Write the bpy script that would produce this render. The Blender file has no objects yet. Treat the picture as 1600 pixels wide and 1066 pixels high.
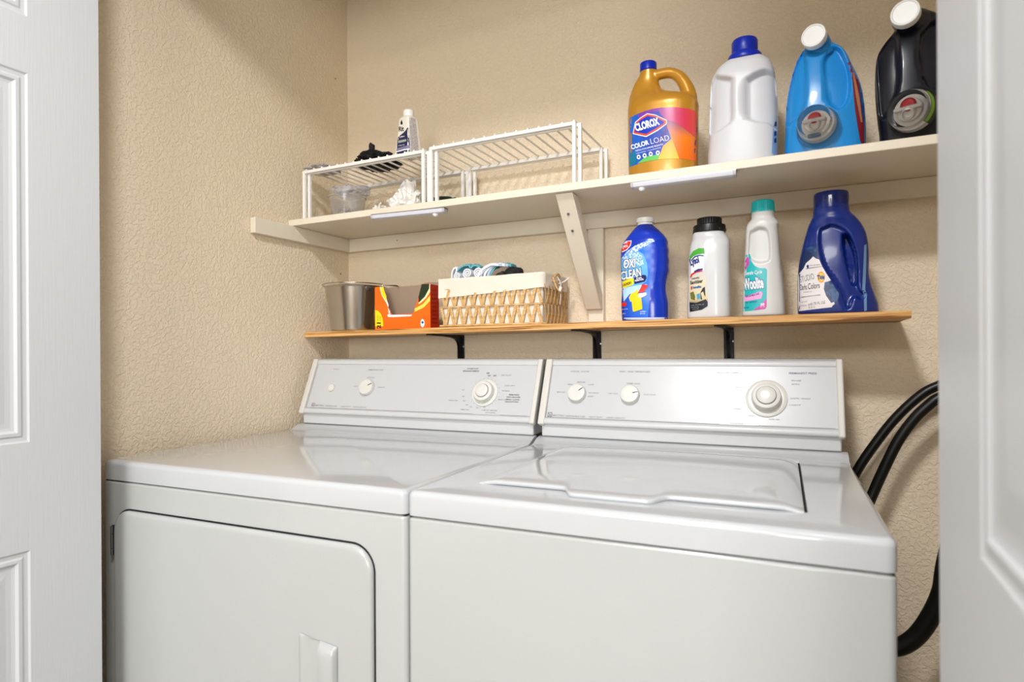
import bpy, bmesh, math, random
from mathutils import Vector, Matrix, noise
from mathutils.bvhtree import BVHTree
from math import sin, cos, pi, radians, hypot
random.seed(7)
S = bpy.context.scene
COL = S.collection

# ------------------------------------------------------------------ camera, world, lights, exposure
CF = 962.66                                   # focal length in pixels of a 1600 px wide frame
CAM = Vector((1.3346, -1.5459, 1.1268))
YAW, ROLL, PITCH, SHY = radians(25.9932), radians(-0.3064), radians(-0.0475), 18.4865
FW = Vector((-sin(YAW)*cos(PITCH), cos(YAW)*cos(PITCH), sin(PITCH)))
_r = Vector((cos(YAW), sin(YAW), 0)); _u = _r.cross(FW)
RT = cos(ROLL)*_r + sin(ROLL)*_u; UP = cos(ROLL)*_u - sin(ROLL)*_r
cd = bpy.data.cameras.new('camera'); cam = bpy.data.objects.new('camera', cd); COL.objects.link(cam)
cd.sensor_width = 36; cd.sensor_fit = 'HORIZONTAL'; cd.lens = 36*CF/1600; cd.shift_y = SHY/1600
cd.clip_start = 0.02
mw = Matrix((RT, UP, -FW)).transposed().to_4x4(); mw.translation = CAM
cam.matrix_world = mw
S.camera = cam
cd.dof.use_dof = True; cd.dof.focus_distance = 1.45; cd.dof.aperture_fstop = 3.8

W = bpy.data.worlds.new('world'); S.world = W; W.use_nodes = True
W.node_tree.nodes['Background'].inputs[0].default_value = (1, .97, .93, 1)
W.node_tree.nodes['Background'].inputs[1].default_value = 0.3

def area(name, loc, size, power, color, rot=(0, 0, 0), shape='DISK', sy=None):
    l = bpy.data.lights.new(name, 'AREA'); l.shape = shape; l.size = size
    if sy: l.size_y = sy
    l.energy = power; l.color = color
    o = bpy.data.objects.new(name, l); COL.objects.link(o); o.location = loc; o.rotation_euler = rot
    return o
# flush ceiling lamp of the hallway, right above the photographer, then two added fill lights behind
area('ceiling_lamp', (1.08, -1.62, 2.38), 0.26, 33, (.975, .985, 1))
area('hall_fill', (0.9, -4.2, 2.40), 1.6, 125, (1, .99, .98))  # added overhead fill, brightens the upper back of the closet
area('far_room_fill', (3.0, -8.85, 1.45), 3.2, 310, (.97, .985, 1), rot=(radians(90), 0, radians(12)), shape='RECTANGLE', sy=1.9)  # added broad frontal fill from the far room end, no window modelled there

S.view_settings.view_transform = 'Standard'; S.view_settings.look = 'None'
S.view_settings.gamma = 1; S.view_settings.use_curve_mapping = False
S.view_settings.exposure = 0.0

# ------------------------------------------------------------------ survey helpers (photo pixel -> ray into the closet)
def ray(px, py): return FW + (px-800)/CF*RT - (py-533-SHY)/CF*UP
def at(px, py, ax, val):
    r = ray(px, py); i = 'xyz'.index(ax); return CAM + r*((val-CAM[i])/r[i])
def pix(p):
    d = Vector(p)-CAM; D = d.dot(FW); return (800+CF*d.dot(RT)/D, 533+SHY-CF*d.dot(UP)/D)
def depth(p): return (Vector(p)-CAM).dot(FW)
def Z(x0, y0, s): return lambda *pts: [(x0+a/s, y0+b/s) for a, b in pts]

# ------------------------------------------------------------------ materials
def lin(c):
    if isinstance(c, str):
        c = [int(c[i:i+2], 16)/255 for i in (0, 2, 4)]
    return tuple(v/12.92 if v <= .04045 else ((v+.055)/1.055)**2.4 for v in c) + (1,)
MATS = {}
def mat(name, c, rough=.5, metal=0, coat=0, spec=.5, trans=0, ior=1.45, bump=None, alpha=1, sheen=0, sss=0):
    if name in MATS: return MATS[name]
    m = bpy.data.materials.new(name); m.use_nodes = True; N = m.node_tree; b = N.nodes['Principled BSDF']
    b.inputs['Base Color'].default_value = lin(c); b.inputs['Roughness'].default_value = rough
    b.inputs['Metallic'].default_value = metal; b.inputs['Coat Weight'].default_value = coat
    b.inputs['Specular IOR Level'].default_value = spec; b.inputs['Transmission Weight'].default_value = trans
    b.inputs['IOR'].default_value = ior; b.inputs['Alpha'].default_value = alpha
    b.inputs['Coat Roughness'].default_value = .06
    if sss:
        b.inputs['Subsurface Weight'].default_value = sss; b.inputs['Subsurface Scale'].default_value = .01
    if bump:
        scale, dist, kind = bump[:3]
        tc = N.nodes.new('ShaderNodeTexCoord'); mp = N.nodes.new('ShaderNodeMapping')
        mp.inputs['Scale'].default_value = bump[3] if len(bump) > 3 else (1, 1, 1)
        N.links.new(tc.outputs['Object'], mp.inputs[0])
        t = N.nodes.new('ShaderNodeTexNoise'); t.inputs['Scale'].default_value = scale
        t.inputs['Detail'].default_value = 3
        N.links.new(mp.outputs[0], t.inputs['Vector'])
        bp = N.nodes.new('ShaderNodeBump'); bp.inputs['Distance'].default_value = dist
        bp.inputs['Strength'].default_value = 1
        src = t.outputs['Fac']
        if kind == 'knock':
            t.inputs['Distortion'].default_value = .6
            cr = N.nodes.new('ShaderNodeValToRGB'); cr.color_ramp.elements[0].position = .44; cr.color_ramp.elements[1].position = .56
            N.links.new(src, cr.inputs[0]); src = cr.outputs[0]
            t2 = N.nodes.new('ShaderNodeTexNoise'); t2.inputs['Scale'].default_value = scale*2.6; t2.inputs['Detail'].default_value = 2
            N.links.new(mp.outputs[0], t2.inputs['Vector'])
            ad = N.nodes.new('ShaderNodeMath'); ad.operation = 'MULTIPLY_ADD'; ad.inputs[1].default_value = .45
            N.links.new(t2.outputs['Fac'], ad.inputs[0]); N.links.new(src, ad.inputs[2]); src = ad.outputs[0]
            # slight colour variation of the paint film
            mx = N.nodes.new('ShaderNodeMixRGB'); mx.blend_type = 'MULTIPLY'; mx.inputs[0].default_value = .10
            mx.inputs[1].default_value = lin(c); N.links.new(t2.outputs['Fac'], mx.inputs[2])
            N.links.new(mx.outputs[0], b.inputs['Base Color'])
        N.links.new(src, bp.inputs['Height']); N.links.new(bp.outputs[0], b.inputs['Normal'])
    MATS[name] = m; return m

def grad(name, stops, axis, lo, hi, rough=.3):
    """linear print gradient along a local axis"""
    m = bpy.data.materials.new(name); m.use_nodes = True; N = m.node_tree; b = N.nodes['Principled BSDF']
    b.inputs['Roughness'].default_value = rough
    tc = N.nodes.new('ShaderNodeTexCoord'); sp = N.nodes.new('ShaderNodeSeparateXYZ'); mr = N.nodes.new('ShaderNodeMapRange')
    mr.inputs['From Min'].default_value = lo; mr.inputs['From Max'].default_value = hi
    cr = N.nodes.new('ShaderNodeValToRGB')
    N.links.new(tc.outputs['Generated'], sp.inputs[0]); N.links.new(sp.outputs['xyz'.index(axis)], mr.inputs[0]); N.links.new(mr.outputs[0], cr.inputs[0])
    e = cr.color_ramp.elements
    while len(e) < len(stops): e.new(.5)
    for i, (p, c) in enumerate(stops): e[i].position = p; e[i].color = lin(c)
    N.links.new(cr.outputs[0], b.inputs['Base Color']); return m

def speckle(name, c1, c2, scale, rough=.35, lo=.45, hi=.55, stretch=(1, 1, 1)):
    m = bpy.data.materials.new(name); m.use_nodes = True; N = m.node_tree; b = N.nodes['Principled BSDF']
    b.inputs['Roughness'].default_value = rough
    tc = N.nodes.new('ShaderNodeTexCoord'); mp = N.nodes.new('ShaderNodeMapping'); mp.inputs['Scale'].default_value = stretch
    t = N.nodes.new('ShaderNodeTexNoise'); t.inputs['Scale'].default_value = scale; t.inputs['Detail'].default_value = 4
    cr = N.nodes.new('ShaderNodeValToRGB'); cr.color_ramp.elements[0].position = lo; cr.color_ramp.elements[1].position = hi
    cr.color_ramp.elements[0].color = lin(c1); cr.color_ramp.elements[1].color = lin(c2)
    N.links.new(tc.outputs['Object'], mp.inputs[0]); N.links.new(mp.outputs[0], t.inputs['Vector']); N.links.new(t.outputs['Fac'], cr.inputs[0])
    N.links.new(cr.outputs[0], b.inputs['Base Color']); return m

M_WALL = mat('beige knockdown wall paint', (.945, .875, .765), .6, bump=(125, .00075, 'knock'))
M_HALL = mat('hall wall paint', (.86, .84, .80), .6)
M_CEIL = mat('ceiling paint', (.90, .89, .87), .7)
M_FLOOR = speckle('hall carpet', '8f8271', '7d7060', 300, .9)
M_DOOR = mat('white door paint', (.775, .785, .795), .42, bump=(30, .00025, 'n', (12, 12, .5)))
M_SHELF = mat('cream shelf paint', (.90, .86, .785), .42, bump=(40, .0004, 'n'))
M_ENAMEL = mat('white appliance enamel', (.735, .745, .755), .12, coat=.5, bump=(3.5, .0012, 'n'))
M_ENAMEL2 = mat('white appliance front enamel', (.69, .70, .695), .22, coat=.25, bump=(2.5, .0010, 'n'))
M_PANEL = mat('brushed white console sheet', (.755, .76, .77), .27, metal=.0, coat=0, spec=.5, bump=(60, .00002, 'n', (.1, 10, 10)))
M_TRIM = mat('white trim plastic', (.78, .785, .79), .25)
M_CREAM = mat('aged cream plastic', (.81, .80, .775), .35)
M_KNOB = mat('off white knob plastic', (.83, .825, .80), .3)
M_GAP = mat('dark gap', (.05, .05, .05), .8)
M_INK = mat('grey console ink', (.50, .50, .52), .5)
M_INKD = mat('dark console ink', (.22, .22, .26), .5)
M_STEEL = mat('bright steel', (.74, .72, .69), .14, metal=1)
M_DKSTEEL = mat('hinge steel', (.55, .55, .55), .3, metal=1)
M_BLKMETAL = mat('black bracket metal', (.035, .035, .04), .35, metal=.2)
M_RUBBER = mat('black rubber', (.045, .045, .05), .42)
M_WIRE = mat('white coated wire', (.93, .92, .90), .35)

# ------------------------------------------------------------------ object helpers
ORG = {}                                       # local frame of every thing (world -> local)
def thing(name, label, cat, loc=(0, 0, 0), group=None, mtx=None):
    o = bpy.data.objects.new(name, None); COL.objects.link(o); o.empty_display_size = .05
    m = mtx if mtx is not None else Matrix.Translation(loc)
    o.matrix_world = m; ORG[o.name] = m.inverted()
    o['label'] = label; o['category'] = cat
    if group: o['group'] = group
    return o
def root(o):
    while o.parent: o = o.parent
    return o
def obj(name, bm, m, parent=None, world=True, smooth=None, label=None, kind=None, bevel=0, seg=2):
    """link bm as ONE mesh object; world coordinates are moved into the thing's frame"""
    if parent is not None and world: bm.transform(ORG[root(parent).name])
    bm.normal_update()
    me = bpy.data.meshes.new(name); bm.to_mesh(me); bm.free()
    for k in (m if isinstance(m, (list, tuple)) else [m]): me.materials.append(k)
    o = bpy.data.objects.new(name, me); COL.objects.link(o)
    if parent is not None: o.parent = parent
    if smooth is not None:
        me.polygons.foreach_set('use_smooth', [True]*len(me.polygons))
        if smooth < 180: me.set_sharp_from_angle(angle=radians(smooth))
    if bevel:
        b = o.modifiers.new('bevel', 'BEVEL'); b.width = bevel; b.segments = seg; b.limit_method = 'ANGLE'; b.angle_limit = radians(35)
        b.harden_normals = False
        me.polygons.foreach_set('use_smooth', [True]*len(me.polygons)); me.set_sharp_from_angle(angle=radians(50))
    if label: o['label'] = label
    if kind: o['kind'] = kind
    return o
def tag(o, label, cat, group=None):
    o['label'] = label; o['category'] = cat
    if group: o['group'] = group
    return o

def B(): return bmesh.new()
def box(bm, a, b, M=None):
    (x0, y0, z0), (x1, y1, z1) = a, b
    v = [bm.verts.new(p) for p in ((x0, y0, z0), (x1, y0, z0), (x1, y1, z0), (x0, y1, z0), (x0, y0, z1), (x1, y0, z1), (x1, y1, z1), (x0, y1, z1))]
    if M is not None:
        for q in v: q.co = M @ q.co
    for f in ((3, 2, 1, 0), (4, 5, 6, 7), (0, 1, 5, 4), (1, 2, 6, 5), (2, 3, 7, 6), (3, 0, 4, 7)): bm.faces.new([v[i] for i in f])
    return bm
def prism(bm, prof, ax, lo, hi):
    """extrude a 2D profile along axis ax"""
    def P(t, a, b): return {'x': (t, a, b), 'y': (a, t, b), 'z': (a, b, t)}[ax]
    A = [bm.verts.new(P(lo, *p)) for p in prof]; C = [bm.verts.new(P(hi, *p)) for p in prof]; n = len(prof)
    bm.faces.new(A); bm.faces.new(C[::-1])
    for i in range(n): bm.faces.new((A[(i+1) % n], A[i], C[i], C[(i+1) % n]))
    bmesh.ops.recalc_face_normals(bm, faces=bm.faces); return bm
def frames(pts):
    pts = [Vector(p) for p in pts]; T = []
    for i in range(len(pts)):
        a = pts[max(i-1, 0)]; b = pts[min(i+1, len(pts)-1)]; T.append((b-a).normalized())
    up = Vector((0, 0, 1)) if abs(T[0].z) < .9 else Vector((1, 0, 0))
    n = (up - T[0]*up.dot(T[0])).normalized(); out = []
    for t in T:
        n = (n - t*n.dot(t)).normalized(); out.append((n, t.cross(n)))
    return pts, out
def tube(bm, pts, r, n=12, cap=True, flat=1.0):
    pts, fr = frames(pts); R = r if isinstance(r, (list, tuple)) else [r]*len(pts); rings = []
    for p, (a, b), rr in zip(pts, fr, R):
        rings.append([bm.verts.new(p + a*rr*cos(2*pi*k/n)*flat + b*rr*sin(2*pi*k/n)) for k in range(n)])
    for A, C in zip(rings, rings[1:]):
        for k in range(n): bm.faces.new((A[k], A[(k+1) % n], C[(k+1) % n], C[k]))
    if cap: bm.faces.new(rings[0][::-1]); bm.faces.new(rings[-1])
    return bm
def spline(pts, m=8):
    P = [Vector(p) for p in pts]; P = [P[0]*2-P[1]] + P + [P[-1]*2-P[-2]]; out = []
    for i in range(1, len(P)-2):
        for k in range(m):
            t = k/m; a, b, c, d = P[i-1:i+3]
            out.append(.5*((2*b)+(c-a)*t+(2*a-5*b+4*c-d)*t*t+(3*b-a-3*c+d)*t**3))
    out.append(P[-2]); return out
def lathe(bm, prof, M=None, n=40, cap0=True, cap1=True):
    """prof: (r, z) list revolved round z, then moved by M"""
    M = M or Matrix(); rings = []
    for r, z in prof:
        rings.append([bm.verts.new(M @ Vector((r*cos(2*pi*k/n), r*sin(2*pi*k/n), z))) for k in range(n)])
    for A, C in zip(rings, rings[1:]):
        for k in range(n): bm.faces.new((A[k], A[(k+1) % n], C[(k+1) % n], C[k]))
    if cap0: bm.faces.new(rings[0][::-1])
    if cap1: bm.faces.new(rings[-1])
    return bm
def aim(p, d, up=(0, 0, 1)):
    """matrix with z along d at p"""
    z = Vector(d).normalized(); x = Vector(up).cross(z)
    if x.length < 1e-4: x = Vector((1, 0, 0))
    x.normalize(); y = z.cross(x); m = Matrix((x, y, z)).transposed().to_4x4(); m.translation = p; return m
def crumple(bm, c, r, sub=4, amp=.35, fr=2.2, seed=0, M=None):
    b2 = bmesh.new(); bmesh.ops.create_icosphere(b2, subdivisions=sub, radius=1)
    for v in b2.verts:
        p = v.co.copy(); q = p*fr + Vector((seed, seed*1.7, -seed))
        k = noise.noise(q) + .6*abs(noise.noise(q*2.3)) + .3*noise.noise(q*5)
        q = p*(1+amp*k); v.co = Vector((q.x*r[0], q.y*r[1], q.z*r[2])) + Vector(c)
    me = bpy.data.meshes.new('t'); b2.to_mesh(me); b2.free(); bm.from_mesh(me); bpy.data.meshes.remove(me); return bm

# -------- bottles: superellipse sections measured from the photo, lofted
def sring(x, y, z, a, b, n, ang, N):
    out = []
    for k in range(N):
        t = 2*pi*k/N; c, s = cos(t), sin(t)
        u = a*math.copysign(abs(c)**(2/n), c); w = b*math.copysign(abs(s)**(2/n), s)
        out.append(Vector((x+u*cos(ang)-w*sin(ang), y+u*sin(ang)+w*cos(ang), z)))
    return out
def fit(yc, rows, ang=0, yoff=None):
    """rows: (py, pxL, pxR, b/a, n) -> sections (z, x, y, a, b, n)"""
    out = []
    for py, L, R, rat, n in rows:
        mid = (L+R)/2; p = at(mid, py, 'y', yc); x, z = p.x, p.z; sc = CF/depth(p); a = (R-L)/2/sc
        for _ in range(6):
            P = [pix(q)[0] for q in sring(x, yc, z, a, a*rat, n, ang, 48)]
            lo, hi = min(P), max(P); x += (mid-(lo+hi)/2)/sc; a *= (R-L)/(hi-lo)
        out.append((z, x, yc, a, a*rat, n))
    return out
def loft(bm, secs, ang=0, N=96, step=.003, round0=.006, smoothi=True):
    secs = sorted(secs, key=lambda s: s[0]); out = []
    pts = [Vector(s[:4]) for s in secs]
    # piecewise Catmull-Rom on all parameters against z
    def interp(z):
        i = 0
        while i < len(secs)-2 and z > secs[i+1][0]: i += 1
        s0, s1 = secs[i], secs[i+1]; t = (z-s0[0])/max(1e-9, s1[0]-s0[0]); t = min(max(t, 0), 1)
        sm, sp = secs[max(i-1, 0)], secs[min(i+2, len(secs)-1)]; r = [z]
        for k in range(1, 6):
            h = s1[0]-s0[0]
            m0 = (s1[k]-sm[k])/max(1e-9, s1[0]-sm[0]) if i > 0 else (s1[k]-s0[k])/h
            m1 = (sp[k]-s0[k])/max(1e-9, sp[0]-s0[0]) if i+2 < len(secs) else (s1[k]-s0[k])/h
            r.append((2*t**3-3*t*t+1)*s0[k]+(t**3-2*t*t+t)*h*m0+(-2*t**3+3*t*t)*s1[k]+(t**3-t*t)*h*m1)
        return r
    z0, z1 = secs[0][0], secs[-1][0]; n = max(4, int((z1-z0)/step)); zs = [z0+(z1-z0)*k/n for k in range(n+1)]
    rings = []
    for z in zs:
        _, x, y, a, b, e = interp(z)
        k = 1.0
        if round0 and z-z0 < round0:
            d = round0-(z-z0); sh = round0-math.sqrt(max(0, round0**2-d*d)); a -= sh; b -= sh
        rings.append([bm.verts.new(p) for p in sring(x, y, z, a, b, e, ang, N)])
    for A, C in zip(rings, rings[1:]):
        for k in range(N): bm.faces.new((A[k], A[(k+1) % N], C[(k+1) % N], C[k]))
    for R, f in ((rings[0], 1), (rings[-1], 0)):
        c = bm.verts.new(sum((v.co for v in R), Vector())/N)
        for k in range(N):
            bm.faces.new((R[(k+1) % N], R[k], c) if f else (R[k], R[(k+1) % N], c))
    return bm
def sdpoly(p, poly):
    x, y = p; d = 1e9; ins = False; n = len(poly)
    for i in range(n):
        x1, y1 = poly[i]; x2, y2 = poly[(i+1) % n]
        dx, dy = x2-x1, y2-y1; t = max(0, min(1, ((x-x1)*dx+(y-y1)*dy)/max(1e-9, dx*dx+dy*dy)))
        d = min(d, hypot(x-x1-t*dx, y-y1-t*dy))
        if (y1 > y) != (y2 > y) and x < (x2-x1)*(y-y1)/(y2-y1)+x1: ins = not ins
    return d if ins else -d
def smoothpoly(poly, m=5):
    q = spline([(a, b, 0) for a, b in poly+poly[:3]], m); return [(v.x, v.y) for v in q[m:-2*m]] if len(poly) > 3 else poly
def dent(bm, poly, dep, soft=4, d=None, off=0, faceto=.05):
    """press a region (outlined in the survey frame) into the side that faces the closet opening"""
    bm.normal_update(); xs = [p[0] for p in poly]; ys = [p[1] for p in poly]; mv = []
    for v in bm.verts:
        x, y = pix(v.co)
        if x < min(xs)-soft*2 or x > max(xs)+soft*2 or y < min(ys)-soft*2 or y > max(ys)+soft*2: continue
        vd = (v.co-CAM).normalized()
        if v.normal.dot(vd) > -faceto: continue
        s = sdpoly((x, y), poly)+off; t = max(0, min(1, (s+soft)/(2*soft)))
        if t > 0:
            t = t*t*(3-2*t); mv.append((v, (d or Vector((0, 1, 0)))*dep*t))
    for v, w in mv: v.co += w
def remesh(bm, voxel=.0022, it=5):
    me = bpy.data.meshes.new('t'); bm.to_mesh(me); bm.free(); o = bpy.data.objects.new('t', me); COL.objects.link(o)
    r = o.modifiers.new('r', 'REMESH'); r.mode = 'VOXEL'; r.voxel_size = voxel
    s = o.modifiers.new('s', 'SMOOTH'); s.factor = .5; s.iterations = it
    dg = bpy.context.evaluated_depsgraph_get(); m2 = bpy.data.meshes.new_from_object(o.evaluated_get(dg))
    bpy.data.objects.remove(o); bpy.data.meshes.remove(me)
    b = bmesh.new(); b.from_mesh(m2); bpy.data.meshes.remove(m2); return b

# -------- printed decals: flat outlines laid on to the surface of a body
def poly2(*polys):
    b = bmesh.new()
    for p in polys: b.faces.new([b.verts.new((x, -y, 0)) for x, y in p])
    bmesh.ops.triangulate(b, faces=b.faces); return b
TXT = {}
def textbm(s, bold=0.0, shear=0.0):
    k = (s, bold, shear)
    if k not in TXT:
        c = bpy.data.curves.new('t', 'FONT'); c.body = s; c.size = 1; c.offset = bold; c.shear = shear; c.resolution_u = 3
        o = bpy.data.objects.new('t', c); COL.objects.link(o); dg = bpy.context.evaluated_depsgraph_get()
        me = bpy.data.meshes.new_from_object(o.evaluated_get(dg)); bpy.data.objects.remove(o); bpy.data.curves.remove(c); TXT[k] = me
    b = bmesh.new(); b.from_mesh(TXT[k]); return b
def text2(s, x, y, w, h, ang=0, bold=0.0, shear=0.0, into=None):
    """text fitted to w*h, lower left corner at (x,y), y down; ang counter-clockwise"""
    t = textbm(s, bold, shear)
    X = [v.co.x for v in t.verts]; Y = [v.co.y for v in t.verts]; x0, y0 = min(X), min(Y); sx = w/(max(X)-x0); sy = h/max(1e-6, (max(Y)-y0))
    ca, sa = cos(radians(ang)), sin(radians(ang))
    for v in t.verts:
        a = (v.co.x-x0)*sx; b = (v.co.y-y0)*sy; v.co = Vector((x+a*ca-b*sa, -(y-a*sa-b*ca), 0))
    if into is not None:
        me = bpy.data.meshes.new('t'); t.to_mesh(me); t.free(); into.from_mesh(me); bpy.data.meshes.remove(me); return into
    return t
def decal(name, flat, m, parent, bvh, off=.0004, step=4, label=None, gloss=None):
    for ax in (0, 1):
        c = [v.co[ax] for v in flat.verts]
        if not c: return
        k = math.floor(min(c)/step)*step+step
        while k < max(c):
            n = Vector((0, 0, 0)); n[ax] = 1; p = Vector((0, 0, 0)); p[ax] = k
            bmesh.ops.bisect_plane(flat, geom=flat.verts[:]+flat.edges[:]+flat.faces[:], plane_co=p, plane_no=n); k += step
    bad = []
    for v in flat.verts:
        d = ray(v.co.x, -v.co.y).normalized(); loc, nn, i, dist = bvh.ray_cast(CAM, d)
        if loc is None: bad.append(v)
        else: v.co = loc - d*off
    if bad: bmesh.ops.delete(flat, geom=bad, context='VERTS')
    # drop faces stretched over a depth jump
    lng = [f for f in flat.faces if max(e.calc_length() for e in f.edges) > .03*step/4+.012]
    if lng: bmesh.ops.delete(flat, geom=lng, context='FACES')
    if not flat.faces: flat.free(); return
    return obj(name, flat, m, parent, smooth=60, label=label)
def bodyobj(name, bm, m, parent, label=None, smooth=180):
    bm.normal_update(); t = BVHTree.FromBMesh(bm); o = obj(name, bm, m, parent, smooth=smooth, label=label); return o, t

# ================================================================== THE SETTING
def struct(name, bm, m, **k):
    return obj(name, bm, m, kind='structure', **k)
RX = 1.66                                                             # right closet wall
struct('wall_back', box(B(), (-.12, 0, 0), (RX+.12, .12, 2.44)), M_WALL)
struct('wall_left', box(B(), (-.12, -.86, 0), (0, 0, 2.44)), M_WALL)
struct('wall_right', box(B(), (RX, -.86, 0), (RX+.12, 0, 2.44)), M_WALL)
struct('floor', box(B(), (-1.6, -9, -.05), (5.0, .12, 0)), M_FLOOR)
struct('ceiling', box(B(), (-1.6, -9, 2.44), (5.0, .12, 2.5)), M_CEIL)
f = B(); box(f, (-1.6, -.98, 0), (.098, -.86, 2.44)); box(f, (1.481, -.98, 0), (5.0, -.86, 2.44)); box(f, (.098, -.98, 2.13), (1.481, -.86, 2.44))
struct('wall_front', f, M_HALL)
struct('wall_hall_back', box(B(), (-1.6, -9.1, 0), (5.0, -9, 2.44)), M_HALL)
struct('wall_hall_left', box(B(), (-1.7, -9, 0), (-1.6, -.86, 2.44)), M_HALL)
struct('wall_hall_right', box(B(), (5.0, -9, 0), (5.1, -.86, 2.44)), M_HALL)
f = B(); box(f, (.098, -.99, 0), (.1, -.86, 2.13))

def leaf_door(name, xf, sgn, ye, wid, stile, label, ds=1.0):
    """open door leaf; face plane x=xf looks towards sgn, from y=ye outwards; moulded panels"""
    d = B(); t = .035; y0, y1 = ye-wid, ye; zs = [(.22, .796), (.979, 1.604), (1.70, 1.92)]; py0, py1 = y0+.09, y1-stile
    def V(y, z, dx=0): return (xf-sgn*dx, y, z)
    # face with openings
    def quad(a, b, c, e): d.faces.new([d.verts.new(q) for q in (a, b, c, e)])
    quad(V(y0, .01), V(py0, .01), V(py0, 2.07), V(y0, 2.07)); quad(V(py1, .01), V(y1, .01), V(y1, 2.07), V(py1, 2.07))
    z = .01
    for a, b in zs+[(2.07, 2.07)]:
        quad(V(py0, z), V(py1, z), V(py1, a), V(py0, a)); z = b
    prof = [(0, 0), (.003, .0022), (.009, .0028), (.012, .001), (.017, .0008), (.021, .004), (.026, .005), (.034, .005), (.062, .0015), (.064, .0015)]
    for a, b in zs:
        rings = [[d.verts.new(V(*q)) for q in ((py0+i, a+i, h), (py1-i, a+i, h), (py1-i, b-i, h), (py0+i, b-i, h))] for i, h in [(i_, h_*ds) for i_, h_ in prof] if i < (py1-py0)/2-.005]
        for A, C in zip(rings, rings[1:]):
            for k in range(4): d.faces.new((A[k], A[(k+1) % 4], C[(k+1) % 4], C[k]))
        d.faces.new(rings[-1])
    # back and edges
    quad(V(y0, .01, t), V(y1, .01, t), V(y1, 2.07, t), V(y0, 2.07, t))
    quad(V(y1, .01), V(y1, .01, t), V(y1, 2.07, t), V(y1, 2.07)); quad(V(y0, .01), V(y0, .01, t), V(y0, 2.07, t), V(y0, 2.07))
    quad(V(y0, 2.07), V(y1, 2.07), V(y1, 2.07, t), V(y0, 2.07, t)); quad(V(y0, .01), V(y1, .01), V(y1, .01, t), V(y0, .01, t))
    bmesh.ops.remove_doubles(d, verts=d.verts, dist=1e-5); bmesh.ops.recalc_face_normals(d, faces=d.faces)
    o = struct(name, d, M_DOOR, label=label); return o
leaf_door('door_1', .1414, 1, -.85, .40, .116, 'white moulded panel closet door folded open at the left edge')
leaf_door('door_2', 1.4411, -1, -.85, .42, .158, 'white moulded panel closet door folded open at the right edge, out of focus', .6)

# ================================================================== PAINTED WALL SHELF
zu, zt = 1.4873, 1.5048                                                # underside and top of the upper shelf
sh = thing('wall_shelf', 'long cream painted wall shelf on ledger strips with a diagonal wooden brace', 'shelf', (.8, 0, zu))
obj('shelf_board', box(B(), (.001, -.253, zu), (RX-.002, -.001, zt)), M_SHELF, sh, bevel=.0015)
obj('ledger_strip', box(B(), (.0195, -.019, 1.446), (RX-.002, -.001, zu-.0004)), M_SHELF, sh, bevel=.0012)
obj('ledger_strip', box(B(), (.001, -.385, 1.446), (.019, -.001, zu-.0004)), M_SHELF, sh, bevel=.0012)
obj('upright_post', box(B(), (.811, -.019, 1.1985), (.8525, -.001, 1.4455)), M_SHELF, sh, bevel=.0012)
b = prism(B(), [(-.241, zu-.0006), (-.205, zu-.0006), (-.0195, 1.272), (-.0195, 1.236), (-.034, 1.236)], 'x', .8095, .851)
brace = obj('diagonal_brace', b, M_SHELF, sh, bevel=.0015)
for zz in (1.4455, 1.4115):
    yy = -.241+(zu-zz)*(.207/.26)-.0008
    obj('screw_head', lathe(B(), [(.0032, 0), (.0032, .001), (.0015, .0012)], aim((.829, yy, zz), (0, -.78, -.62)), 12), M_DKSTEEL, brace, smooth=40)
obj('nail_head', lathe(B(), [(.0018, 0), (.0018, .0008)], aim((.0192, -.012, 1.478), (1, -1, 0)), 10), M_GAP, sh)
obj('nail_head', lathe(B(), [(.0016, 0), (.0016, .0008)], aim((.205, -.0192, 1.468), (0, -1, 0)), 10), M_GAP, sh)

# ================================================================== WOODEN SHELF
def woodmat():
    m = bpy.data.materials.new('oak veneer edge'); m.use_nodes = True; N = m.node_tree; b = N.nodes['Principled BSDF']; b.inputs['Roughness'].default_value = .4
    tc = N.nodes.new('ShaderNodeTexCoord'); mp = N.nodes.new('ShaderNodeMapping'); mp.inputs['Scale'].default_value = (3.2, 12, 130); mp.inputs['Rotation'].default_value = (0, radians(.7), 0)
    t = N.nodes.new('ShaderNodeTexNoise'); t.inputs['Scale'].default_value = 1.6; t.inputs['Detail'].default_value = 5; t.inputs['Distortion'].default_value = .5
    cr = N.nodes.new('ShaderNodeValToRGB'); e = cr.color_ramp.elements; e[0].position = .38; e[0].color = lin('7f4c20'); e[1].position = .62; e[1].color = lin('e0b274')
    n = e.new(.45); n.color = lin('c58f4d')
    N.links.new(tc.outputs['Object'], mp.inputs[0]); N.links.new(mp.outputs[0], t.inputs['Vector']); N.links.new(t.outputs['Fac'], cr.inputs[0]); N.links.new(cr.outputs[0], b.inputs['Base Color'])
    return m
WOODTILT = .00847                                                    # the board climbs slightly to the right
ORGW = Matrix.Translation((0, 0, 1.1737)) @ Matrix.Rotation(-WOODTILT, 4, 'Y')
ws = thing('wooden_shelf', 'long narrow oak coloured shelf board on three black metal brackets', 'shelf', mtx=ORGW)
obj('shelf_board', box(B(), (.0015, -.194, 0), (1.500, -.001, .0145)), woodmat(), ws, world=False, bevel=.0008)
def ztop(x): return 1.1737 + .0145 + WOODTILT*x + .0002
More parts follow.
